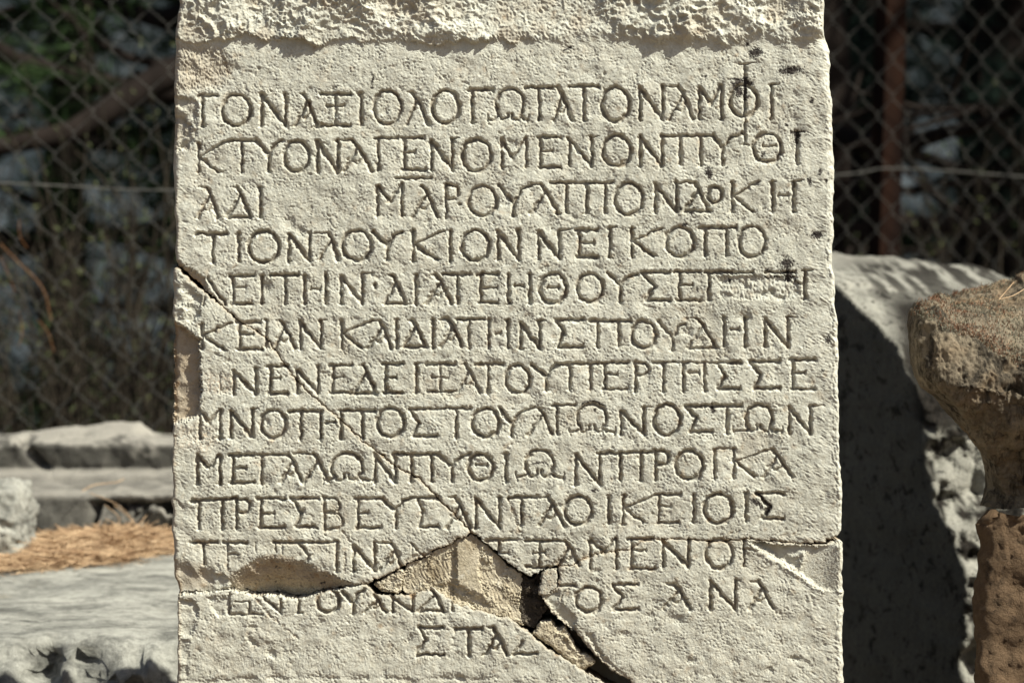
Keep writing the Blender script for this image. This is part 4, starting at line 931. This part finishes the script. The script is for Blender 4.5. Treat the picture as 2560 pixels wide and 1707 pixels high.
def cap_mesh():
    nu, nv, nb = 190, 170, 60
    lx = np.array([p_[0] for p_ in LP], float); ly = np.array([p_[1] for p_ in LP], float)
    s = np.concatenate([[0], np.cumsum(np.hypot(np.diff(lx), np.diff(ly)))]); v = np.linspace(0, 1, nv); L_x = np.interp(v * s[-1], s, lx); L_y = np.interp(v * s[-1], s, ly)
    uu = np.linspace(0, 1, nu) ** 1.1
    PX = L_x[:, None] + (2900 - L_x)[:, None] * uu[None, :]
    tf = np.interp(PX, *zip(*TF)); PY = np.maximum(L_y[:, None] + 0 * PX, tf + (1275 - tf) * v[:, None] ** 1.0 * 1.0) * 1.0
    PY = L_y[:, None] * (1 - sstep(uu, 0, .12))[None, :] + (tf + (1284 - tf) * v[:, None]) * sstep(uu, 0, .12)[None, :]
    V = np.zeros((nv, nu, 3)); 
    V[..., 0] = (PX - 1280) / FPX * DC; V[..., 1] = DC; V[..., 2] = (853.5 - PY) / FPX * DC
    # the moulding: the face is set back as the profile narrows, and its left border turns away
    setback = np.interp(v, [0, .32, .45, .7, .92, 1], [0, .0, .02, .07, .085, .08])
    turn = .040 * np.exp(-uu * 34)
    V[..., 1] += setback[:, None] + turn[None, :] - .05 * uu[None, :] * 0 + np.interp(v, [0, .4], [.02, 0])[:, None] + .012 * np.exp(-v[:, None] * 18)
    # upper surface to the back edge
    tb = np.linspace(0, 1, nb)[1:]
    pxt = PX[0]; Tt = np.zeros((nb - 1, nu, 3)); fy = PY[0]; by = np.interp(pxt, *zip(*TB))
    for k, t in enumerate(tb):
        D_ = V[0, :, 1] + .30 * t * (0.25 + .75 * sstep(uu, 0, .1)); py_ = fy + (by - fy) * t - 10 * math.sin(t * PI) * sstep(uu, 0, .2)
        Tt[k, :, 0] = (pxt - 1280 + 26 * t) / FPX * D_; Tt[k, :, 1] = D_; Tt[k, :, 2] = (853.5 - py_) / FPX * D_
    G = np.concatenate([Tt[::-1], V], 0)
    Wd = CAM + G[..., :1] * np.array([1.0, 0, 0]) + G[..., 1:2] * FWD + G[..., 2:3] * UPV - c0_
    # roughen along the surface normal
    du = np.gradient(Wd, axis=1); dv = np.gradient(Wd, axis=0); N = np.cross(du, dv); N /= np.linalg.norm(N, axis=-1, keepdims=True) + 1e-12
    N *= np.where(N[..., 1:2] > .2, -1, 1) if False else 1
    if N[nb + 40, nu // 2, 1] > 0: N = -N
    n = fbm(Wd * [1, 1, .55], .03, 6, .66, 90) * .0030 + fbm(Wd, .07, 3, .5, 91) * .003 + fbm(Wd * [1, 1, .7], .007, 3, .7, 93, True) * .0011 + fbm(Wd * [1, 1, .8], .018, 4, .6, 94, True) * .0022
    hole = np.exp(-(((PXg := np.concatenate([np.repeat(pxt[None], nb - 1, 0), PX]) ) - 2552) / 36) ** 2 - ((np.concatenate([np.zeros((nb - 1, nu)), PY]) - 970) / 62) ** 2)
    n -= hole * (.022 + .012 * vnoise(Wd, .012, 92))
    Wd = Wd + N * (n * np.minimum(1, .25 + uu * 20)[None, :])[..., None]
    return Wd, N, nb - 1
CW_, CN_, NTOP = cap_mesh()
nr, ncx = CW_.shape[:2]
idx = np.arange(nr * ncx).reshape(nr, ncx)
F = np.stack([idx[:-1, :-1].ravel(), idx[1:, :-1].ravel(), idx[1:, 1:].ravel(), idx[:-1, 1:].ravel()], -1)
loop = np.concatenate([idx[0, ::-1], idx[1:, 0], idx[-1, 1:], idx[-2:0:-1, -1]]); Vb = CW_.reshape(-1, 3)[loop].copy()
shift = np.maximum(.42 - Vb[:, 1], 0); Vb[:, 0] += shift * .30; Vb[:, 1] = .42; Vb[:, 2] = np.minimum(Vb[:, 2], CW_[0, :, 2].max()) - shift * .10
n0 = nr * ncx; mm = len(loop); k = np.arange(mm); kn = (k + 1) % mm
link('capital_body', mesh('capital_body', np.concatenate([CW_.reshape(-1, 3), Vb]), np.concatenate([F, np.stack([loop[k], n0 + k, n0 + kn, loop[kn]], -1)])), M['capital'], cap)
# moss and lichen fuzz on its top
def needles(P, D_, length, width, taper=True, bend=0.0):
    """one thin bent blade per point; returns verts, faces"""
    n = len(P); side = np.cross(D_, rng.normal(size=(n, 3))); side /= np.linalg.norm(side, axis=1, keepdims=True) + 1e-9
    L_ = np.asarray(length).reshape(-1, 1) * np.ones((n, 1)); w_ = np.asarray(width).reshape(-1, 1) * np.ones((n, 1))
    b_ = np.cross(D_, side); mid = P + D_ * L_ * .5 + b_ * L_ * bend; tip = P + D_ * L_
    V = np.stack([P - side * w_ / 2, P + side * w_ / 2, mid + side * w_ / 2, mid - side * w_ / 2, tip + side * w_ * (.05 if taper else .5), tip - side * w_ * (.05 if taper else .5)], 1)
    i = np.arange(n)[:, None] * 6
    F = np.concatenate([i + [0, 1, 2, 3], i + [3, 2, 4, 5]])
    return V.reshape(-1, 3), F
n = 24000
ri = rng.integers(2, NTOP + 14, n); cj = (rng.random(n) ** 1.0 * 120).astype(int) + 3
keep = vnoise(CW_[ri, cj] * [1, 1, 1], .03, 95) + .35 * vnoise(CW_[ri, cj], .008, 96) + .35 * (1 - ri / (NTOP + 14)) > -.05
ri, cj = ri[keep], cj[keep]
P = CW_[ri, cj] + rng.normal(size=(len(ri), 3)) * .0012
D_ = np.array([0, -.25, .9]) + rng.normal(size=(len(ri), 3)) * .35; D_ /= np.linalg.norm(D_, axis=1, keepdims=True)
red = vnoise(P, .025, 97) + rng.normal(size=len(P)) * .3 > .0
M['redmoss'] = plain_mat('reddish_moss', (0.17, 0.085, 0.05), (0.34, 0.21, 0.14), 200)
M['greymoss'] = plain_mat('grey_green_moss', (0.15, 0.14, 0.10), (0.36, 0.34, 0.26), 200)
for sel, mt, nm in ((red, 'redmoss', 'reddish moss tips'), (~red, 'greymoss', 'grey green moss')):
    V_, F_ = needles(P[sel] - D_[sel] * .001, D_[sel], rng.uniform(.0016, .0034, sel.sum()), .0006)
    o = kind(link('moss', mesh('moss', V_, F_, False), M[mt], cap), 'stuff'); o['label'] = nm
# the rough pillar under it
pil = empty('rough_pillar', (c0_[0], c0_[1] + .05, 0))
tag(pil, 'rough orange brown stone pier under the moulded stone, at the lower right corner', 'stone pillar')
q0 = np.array(pil.location)
PL = [(2500, 1262), (2480, 1269), (2452, 1277), (2446, 1319), (2450, 1360), (2454, 1400), (2438, 1475), (2440, 1520), (2438, 1562), (2436, 1640), (2435, 1707), (2432, 2200), (2430, 5000)]
def pil_y(x, z):
    DP = DC + .026
    zz = (np.array([at(p_[0], p_[1], DP)[2] for p_ in PL]))[::-1]; xx = (np.array([at(p_[0], p_[1], DP)[0] for p_ in PL]) - q0[0])[::-1]
    Lx = np.interp(z, zz, xx); x1 = .25; x0 = x.min(); u_ = (x - x0) / (x.max() - x0)
    X_ = Lx + (x1 - Lx) * u_
    P = np.stack([X_, X_ * 0, z], -1)
    yb_ = float(at(2600, 1500, DP)[1]) - q0[1] - (z - .55) * math.tan(PITCH) * 0
    yv = yb_ + .022 * np.exp(-u_ * 70) + (z - .82) * .24 + fbm(P, .045, 6, .60, 101) * .0045 + fbm(P, .05, 5, .55, 102, True) * .0055 + fbm(P, .012, 3, .6, 104, True) * .0020
    return X_ + fbm(P, .03, 5, .65, 103) * .0035, z - np.abs(fbm(P, .04, 4, .6, 105)) * .010 * sstep(z, z.max() - .03, z.max()), yv
relief_block('pillar_body', 0, .35, -.02, float(at(2600, 1273, DC + .026)[2]) + .001, .0035, pil_y, .42, M['pillar'], pil, lean=.35)
# the mesh is laid in the pillar's own frame, whose origin stands on the ground

# ================================================================== FALLEN PINE NEEDLES
M['needle'] = plain_mat('dead_pine_needle', (0.28, 0.17, 0.095), (0.64, 0.47, 0.30), 40)
n = 15000
px_ = rng.normal(215, 150, n).clip(-260, 470); t = rng.beta(1.5, 1.7, n); t = np.where(rng.random(n) < .06, t + rng.normal(0, .22, n), t)
lo = np.interp(px_, [-260, 0, 120, 330, 470], [1440, 1432, 1425, 1400, 1375]); hi_ = np.interp(px_, [-260, 0, 60, 200, 330, 470], [1330, 1375, 1345, 1340, 1335, 1345])
pos = np.array([at_z(a, b, ZS + .004) for a, b in zip(px_, hi_ + (lo - hi_) * t)])
pos[:, 2] += rng.random(n) * .022 * np.sin(np.clip(t, 0, 1) * PI) * np.exp(-((px_ - 260) / 230) ** 2)
dn_ = vnoise(pos * [1, 1, 0], .05, 120) + .5 * vnoise(pos * [1, 1, 0], .02, 121) + rng.normal(size=n) * .35 + .45 - 1.1 * np.abs(t - .5); pos = pos[dn_ > 0]; t = t[dn_ > 0]; n = len(pos)
a = rng.normal(0.35, .75, n) + (rng.random(n) < .5) * PI; D_ = np.stack([np.cos(a), np.sin(a) * .9, rng.normal(0.02, .16, n)], -1); D_ /= np.linalg.norm(D_, axis=1, keepdims=True)
V_, F_ = needles(pos - D_ * .03, D_, rng.uniform(.03, .07, n), .0008, False, .04 * rng.normal(size=(n, 1)))
V_[:, 2] = np.maximum(V_[:, 2], ZS + .001)
lit = link('needle_litter', mesh('needle_litter', V_, F_, False), M['needle']); kind(lit, 'stuff')
lit['label'] = 'thick mat of orange fallen pine needles on the slab'
def tube(pts, radii, sides=6, cap=True):
    pts = np.array(pts, float); n = len(pts); radii = np.ones(n) * radii
    t = np.gradient(pts, axis=0); t /= np.linalg.norm(t, axis=1, keepdims=True) + 1e-12
    ref = np.array([.31, .87, .38]); a_ = np.cross(t, ref); a_ /= np.linalg.norm(a_, axis=1, keepdims=True) + 1e-12; b_ = np.cross(t, a_)
    an = np.arange(sides) * 2 * PI / sides
    V = pts[:, None] + (a_[:, None] * np.cos(an)[None, :, None] + b_[:, None] * np.sin(an)[None, :, None]) * radii[:, None, None]
    idx = np.arange(n * sides).reshape(n, sides); jn = np.roll(idx, -1, 1)
    F = np.stack([idx[:-1].ravel(), jn[:-1].ravel(), jn[1:].ravel(), idx[1:].ravel()], -1)
    return V.reshape(-1, 3), F
def curve_pts(ctrl, n=14):
    ctrl = np.array(ctrl, float); s = np.linspace(0, len(ctrl) - 1, n); out = []
    for q in s:
        i = min(int(q), len(ctrl) - 2); f = q - i; p0 = ctrl[max(i - 1, 0)]; p1, p2 = ctrl[i], ctrl[i + 1]; p3 = ctrl[min(i + 2, len(ctrl) - 1)]
        out.append(.5 * ((2 * p1) + (-p0 + p2) * f + (2 * p0 - 5 * p1 + 4 * p2 - p3) * f * f + (-p0 + 3 * p1 - 3 * p2 + p3) * f ** 3))
    return np.array(out)
def join(parts):
    V, F, k = [], [], 0
    for v, f in parts: V.append(v); F.append(f + k); k += len(v)
    return np.concatenate(V), np.concatenate(F)
def stray(ctrl, rad, label, group=None):
    pts = curve_pts(ctrl); V, F = tube(pts, rad, 5); o = link('pine_needle', mesh('pine_needle', V, F), M['needle']); return tag(o, label, 'pine needle', group)
zl = ZS + h1 + .0075
stray([at_z(205, 1228, zl), at_z(235, 1212, zl + .004), at_z(290, 1205, zl + .004), at_z(310, 1197, zl)], .0006, 'long dry pine needle lying on the middle ledge of the moulded block')
stray([at(2497, 749, DC + .10), at(2522, 720, DC + .12), at(2535, 705, DC + .14)], .0004, 'thin straw coloured pine needle on the moss, the steeper of two')
stray([at(2500, 748, DC + .09), at(2535, 738, DC + .10), at(2570, 716, DC + .12)], .0004, 'thin straw coloured pine needle on the moss, the flatter of two')
for k, (ctrl, lb) in enumerate((([(225, 1232), (300, 1265), (350, 1325)], 'dry needle leaning on the block above the heap, left most of four'),
                   ([(262, 1262), (295, 1290), (300, 1330)], 'dry needle leaning on the block above the heap, shortest of four'),
                   ([(285, 1262), (320, 1290), (347, 1328)], 'dry needle leaning on the block above the heap, second from the right of four'),
                   ([(372, 1300), (352, 1322), (320, 1345)], 'dry needle leaning up to the right above the heap'))):
    stray([at(x_, y_, 3.56) for x_, y_ in ctrl], .0005, lb, 'dry needles leaning on the moulded block')
# ================================================================== THE CHAIN LINK FENCE
M['wire'] = plain_mat('galvanised_wire', (0.055, 0.055, 0.052), (0.125, 0.122, 0.11), 60, 0.6, 0.1)
M['rust'] = plain_mat('rusty_iron', (0.007, 0.0045, 0.004), (0.022, 0.010, 0.006), 25, 0.85, 0.0, (1, 1, .3), .3)
FA = at(0, 853, 4.35); FB = at(2240, 853, 5.0); FA[2] = FB[2] = 0
fdir = (FB - FA) / np.linalg.norm(FB - FA); fyaw = math.atan2(fdir[1], fdir[0])
fence = empty('chain_link_fence', FA, (0, 0, fyaw))
tag(fence, 'galvanised chain link fence on a rusty iron post behind the stones', 'fence')
cw, ch = .0608, .0655
def wire_mesh():
    pts = []; z = 0.03; k = 0
    while z < 1.95:
        x = 0.0 if k % 2 == 0 else cw / 2
        off = -.0022 if k % 2 == 0 else .0022
        pts.append((x + (.0018 if k % 2 == 0 else -.0018) * -1, off, z - ch * .04)); pts.append((x + (.0018 if k % 2 == 0 else -.0018) * -1, -off, z + ch * .04))
        z += ch / 2; k += 1
    return mesh('wire', *tube(pts, .00062, 5))
wm = wire_mesh(); wm.materials.append(M['wire'])
# the first row phase comes from the crossing seen at (50, 122) in the photograph
nodez = float(at(50, 122, 4.37)[2]); zoff = (nodez - .03) % ch
nodex = float(np.linalg.norm((at(50, 122, 4.37) - FA)[:2])) 
i0 = int(-.5 / (cw / 2)); 
for i in range(-14, 74):
    o = bpy.data.objects.new('wire', wm); C.collection.objects.link(o); o.parent = fence
    x = nodex + i * cw / 2
    o.location = (x, rng.normal() * .0006, zoff + (0 if i % 2 == 0 else ch / 2) - ch)
def fpt(px, py):                              # where a sight line meets the fence, in the fence's frame
    d = FWD + np.array([1.0, 0, 0]) * ((px - 1280) / FPX) + UPV * ((853.5 - py) / FPX); nrm = np.array([-fdir[1], fdir[0], 0])
    p = CAM + d * (np.dot(FA - CAM, nrm) / np.dot(d, nrm)); q = p - FA; return np.array([np.dot(q, fdir), 0, q[2]])
tw = [fpt(-300, 450), fpt(0, 458), fpt(200, 467), fpt(430, 476), fpt(1200, 470), fpt(2060, 440), fpt(2240, 421), fpt(2600, 445)]
link('tension_wire', mesh('tension_wire', *tube(curve_pts(tw, 40) + [0, .004, 0], .0015, 6)), M['wire'], fence)
# angle iron post
pa, pb = fpt(2257, 0), fpt(2238, 640); s_ = (pa - pb) / (pa[2] - pb[2])
p0_ = pb - s_ * pb[2]; p1_ = pb + s_ * (1.95 - pb[2])
wv = .040
prof_ = [(-.6, .0), (.4, .0), (.4, .12), (-.48, .12), (-.48, 1.0), (-.6, 1.0)]
V = []; 
for q in (p0_, p1_):
    for a, b in prof_: V.append((q[0] + a * wv, .012 + b * wv, q[2]))
F = [(i, (i + 1) % 6, 6 + (i + 1) % 6, 6 + i) for i in range(6)] + [(0, 5, 4, 3), (0, 3, 2, 1), (6, 7, 8, 9), (6, 9, 10, 11)]
post = link('post', mesh('post', V, F, False), M['rust'], fence)

M['stalk'] = plain_mat('dry_brown_stalk', (0.16, 0.075, 0.035), (0.26, 0.14, 0.07), 20)
def hang(ctrl, D, rad, lb):
    rad *= .48
    o = link('dry_stalk', mesh('dry_stalk', *tube(curve_pts([at(a, b, D) for a, b in ctrl], 16), rad, 5)), M['stalk']); return tag(o, lb, 'dry stalk', 'dry stalks caught in the fence')
hang([(0, 608), (40, 650), (105, 718), (128, 800)], 4.3, .0017, 'long orange dry stalk along the fence wire, the uppermost at the left edge')
hang([(0, 640), (18, 680), (38, 730)], 4.31, .0014, 'short orange dry stalk at the left edge under the longest one')
hang([(48, 550), (50, 590), (68, 620)], 4.32, .0014, 'curved dry stalk hooked on the fence above the longest one')
hang([(46, 775), (56, 820), (48, 862)], 4.32, .0014, 'dry stalk hanging straight down the fence at the lower left')
hang([(95, 800), (120, 830), (135, 880)], 4.33, .0014, 'faint bent dry stalk right of the hanging one')

# ================================================================== PINES, SCRUB BEHIND THE FENCE
M['bark'] = plain_mat('pine_bark', (0.010, 0.008, 0.007), (0.026, 0.020, 0.017), 14, 0.95, 0, (1, 1, .3), .6)
M['pine'] = plain_mat('pine_needles', (0.012, 0.027, 0.010), (0.048, 0.08, 0.03), 3, 0.7)
M['pine2'] = plain_mat('grey_pine_needles', (0.007, 0.014, 0.011), (0.022, 0.037, 0.028), 3, 0.7)
M['twig'] = plain_mat('dry_twig', (0.018, 0.015, 0.012), (0.07, 0.058, 0.043), 10)
M['leaf'] = plain_mat('small_olive_leaf', (0.03, 0.042, 0.022), (0.10, 0.105, 0.05), 12)
def branch(p0, p1, r0, r1, sag=.08, n=9, wig=.03):
    t = np.linspace(0, 1, n)[:, None]; P = p0 + (p1 - p0) * t; L_ = np.linalg.norm(p1 - p0)
    P[:, 2] -= (np.sin(t[:, 0] * PI) * sag * L_); P[1:-1] += rng.normal(size=(n - 2, 3)) * wig * L_ * .3
    return P, np.linspace(r0, r1, n)
def spikes(P, D_, L_, w_):
    s_ = np.cross(D_, rng.normal(size=D_.shape)); s_ /= np.linalg.norm(s_, axis=1, keepdims=True) + 1e-9
    V = np.stack([P - s_ * w_ / 2, P + s_ * w_ / 2, P + D_ * L_[:, None]], 1); return V.reshape(-1, 3), np.arange(len(P) * 3).reshape(-1, 3)
def pine(loc, h, rad, zlow, label, nlimb=26, tufts=20, per=42, mat='pine', named=(), clear=.45, lean=(0, 0)):
    loc = np.array([loc[0], loc[1], ground_z(loc[1])]); t = empty('pine_tree', loc); tag(t, label, 'pine tree', 'pines behind the fence')
    parts = []; top = np.array([lean[0], lean[1], h]); P, rr = branch(np.zeros(3), top, .13, .03, 0, 12, .02)
    P[-1] = top; parts.append(tube(P, rr, 9)); TP, TD = [], []
    limbs = [(np.array(a) - loc, np.array(b) - loc, r_) for a, b, r_ in named]
    for k in range(nlimb):
        z = zlow + (h - zlow) * (k + rng.random()) / nlimb; a = k * 2.4 + rng.random(); f = rad * (1.05 - .75 * (z - zlow) / max(h - zlow, .1)) * rng.uniform(.7, 1.1)
        s = top * (z / h); s = np.array([s[0], s[1], z]); e = s + np.array([math.cos(a) * f, math.sin(a) * f, rng.uniform(-.15, .35) * f]); limbs.append((s, e, .035))
    keep_ = []
    for s, e, r_ in limbs:
        fe = FA[1] + (e[0] + loc[0] - FA[0]) * math.tan(fyaw) + clear
        if e[1] + loc[1] < fe and s[1] + loc[1] > fe: e = s + (e - s) * max(.15, (s[1] + loc[1] - fe) / max(s[1] - e[1], .01))
        keep_.append((s, e, r_))
    for s, e, r_ in keep_:
        P, rr = branch(s, e, r_, r_ * .25); parts.append(tube(P, rr, 6)); L_ = np.linalg.norm(e - s)
        for q in range(int(tufts * (.5 if r_ == .036 else 2.1) * L_ / 1.2)):
            u_ = rng.uniform(.25, 1.05); c = s + (e - s) * u_ + rng.normal(size=3) * [.16, .16, .11] * (1.25 - .4 * u_); TP.append(c)
            d = (e - s) / L_ + rng.normal(size=3) * .7 + [0, 0, .35]; TD.append(d / np.linalg.norm(d))
            if q % 3 == 0: parts.append(tube([s + (e - s) * min(u_, 1), c], [.006, .003], 4))
    TP, TD = np.array(TP), np.array(TD)
    fy_ = FA[1] + (TP[:, 0] + loc[0] - FA[0]) * math.tan(fyaw); k_ = TP[:, 1] + loc[1] > fy_ + clear; TP, TD = TP[k_], TD[k_]
    n_ = len(TP); base = np.repeat(TP, per, 0) + np.repeat(TD, per, 0) * rng.uniform(-.05, .07, (n_ * per, 1)); dd = np.repeat(TD, per, 0) + rng.normal(size=(n_ * per, 3)) * .62; dd /= np.linalg.norm(dd, axis=1, keepdims=True)
    V_, F_ = spikes(base, dd, rng.uniform(.07, .13, n_ * per), .0045)
    link('trunk', mesh('trunk', *join(parts)), M['bark'], t); link('crown', mesh('crown', V_, F_, False), M[mat], t)
    return t
def ground_z(y): return 0 if y < 4.5 else -(y - 4.5) * .62
A_ = at(560, 90, 6.3)
pine(at(620, 900, 6.4)[:2], 5.2, 1.7, .35, 'dark pine with a thick low limb reaching left behind the fence, left of the stele', 26, 16, 34, clear=1.5,
     named=[(at(640, 70, 5.6), at(-320, 420, 5.3), .036), (at(420, 160, 6.25), at(150, 30, 6.0), .014), (at(600, -40, 6.3), at(250, -160, 6.0), .03)])
pine(at(1950, 900, 6.2)[:2], 5.0, 1.6, .2, 'dark pine directly behind the rusty fence post', 34, 22, 36, 'pine2', clear=1.3, named=[(at(1900, 700, 6.1), at(2300, 560, 5.8), .02), (at(2250, 380, 6.0), at(2620, 700, 6.0), .010)])
pine(at(2900, 900, 7.6)[:2], 5.6, 1.9, .8, 'pine at the far right behind the fence', 32, 20, 34, 'pine2', named=[(at(3000, 120, 7.4), at(2380, 240, 7.0), .025)])
pine(at(-420, 900, 8.4)[:2], 5.6, 1.9, .8, 'pine at the far left behind the fence', 30, 20, 32, named=[(at(-300, 10, 7.2), at(200, 150, 6.8), .018)])
pine(at(1250, 900, 8.6)[:2], 6.2, 2.1, .6, 'pine standing hidden behind the stele', 22, 15, 30)

def shrub(px, D, ptop, nst, spread, label, leaf=.3, leafmat='leaf', zfoot=None):
    b = at(px, 900, D); loc = np.array([b[0], b[1], ground_z(b[1])]); s = empty('dry_shrub', loc); tag(s, label, 'shrub', 'dry shrubs behind the fence')
    top = float(at(px, ptop, D)[2]) - loc[2]; parts, LPs = [], []
    for k in range(nst):
        a = rng.uniform(0, 2 * PI); f = spread * rng.uniform(.2, 1); e = np.array([math.cos(a) * f, math.sin(a) * f * .6, top * rng.uniform(.55, 1.0)]); s0 = np.array([math.cos(a) * .05, math.sin(a) * .05, 0.])
        P, rr = branch(s0, e, .006, .0018, -.06, 9, .06); parts.append(tube(P, rr, 4))
        for q in range(7):
            i = rng.integers(3, 8); d = (e - s0) / np.linalg.norm(e - s0) + rng.normal(size=3) * .45; e2 = P[i] + d * rng.uniform(.12, .35); PP, r2 = branch(P[i], e2, .0022, .0009, -.05, 5, .05); parts.append(tube(PP, r2, 3))
            for w_ in range(int(leaf * 16)): LPs.append(PP[rng.integers(1, 5)] + rng.normal(size=3) * .015)
    link('stems', mesh('stems', *join(parts)), M['twig'], s)
    if LPs:
        LPs = np.array(LPs); d = rng.normal(size=LPs.shape); d /= np.linalg.norm(d, axis=1, keepdims=True)
        V_, F_ = needles(LPs, d, rng.uniform(.008, .018, len(LPs)), .0045); link('leaves', mesh('leaves', V_, F_, False), M[leafmat], s)
shrub(60, 4.9, 560, 16, .42, 'thin dry shrub with bare stalks, at the left edge behind the wire', .15)
shrub(250, 5.1, 430, 20, .40, 'tall dry shrub with yellowish leaves, between the left edge and the stele', .5)
shrub(400, 5.4, 400, 18, .40, 'dense dark shrub against the left side of the stele', .4)
shrub(150, 6.2, 520, 22, .6, 'low dark scrub farther back on the left', .8, 'pine')
shrub(430, 6.6, 500, 22, .6, 'low dark scrub behind the dense shrub near the stele', .8, 'pine')
shrub(2150, 5.5, 520, 16, .40, 'thin grey shrub left of the rusty post', .3)
shrub(2420, 5.7, 470, 20, .5, 'arching twiggy shrub right of the rusty post', .3)
shrub(2600, 6.2, 450, 20, .6, 'dark scrub at the right edge above the mossy stone', .8, 'pine')

for k, (px, D_, h_) in enumerate(((200, 10.5, 7), (720, 11.5, 8), (2180, 10.0, 7.5), (2560, 11.0, 8), (3100, 10, 7))):
    pine(at(px, 900, D_)[:2], h_, 2.2, .6, ['pine farther back at the left edge, seen through the gaps', 'pine farther back, mostly behind the left side of the stele', 'pine farther back, seen just left of the rusty post', 'pine farther back, right of the rusty post', 'farthest right pine of the back row'][k], 26, 10, 22, 'pine2')

pine((2.6, 3.25), 6.2, 2.4, 2.5, 'tall unseen pine, added on the right so its crown shades the scrub', 36, 24, 40)  # this and the next two: unseen pines added to shade the background
pine((1.3, 5.2), 7.0, 2.6, 2.6, 'tall pine added behind the stele, its unseen crown shading the background', 32, 22, 36)
pine((2.15, 3.05), 5.4, 1.75, 2.25, 'slender unseen pine, added so its low boughs shade the rusty post', 30, 24, 40)
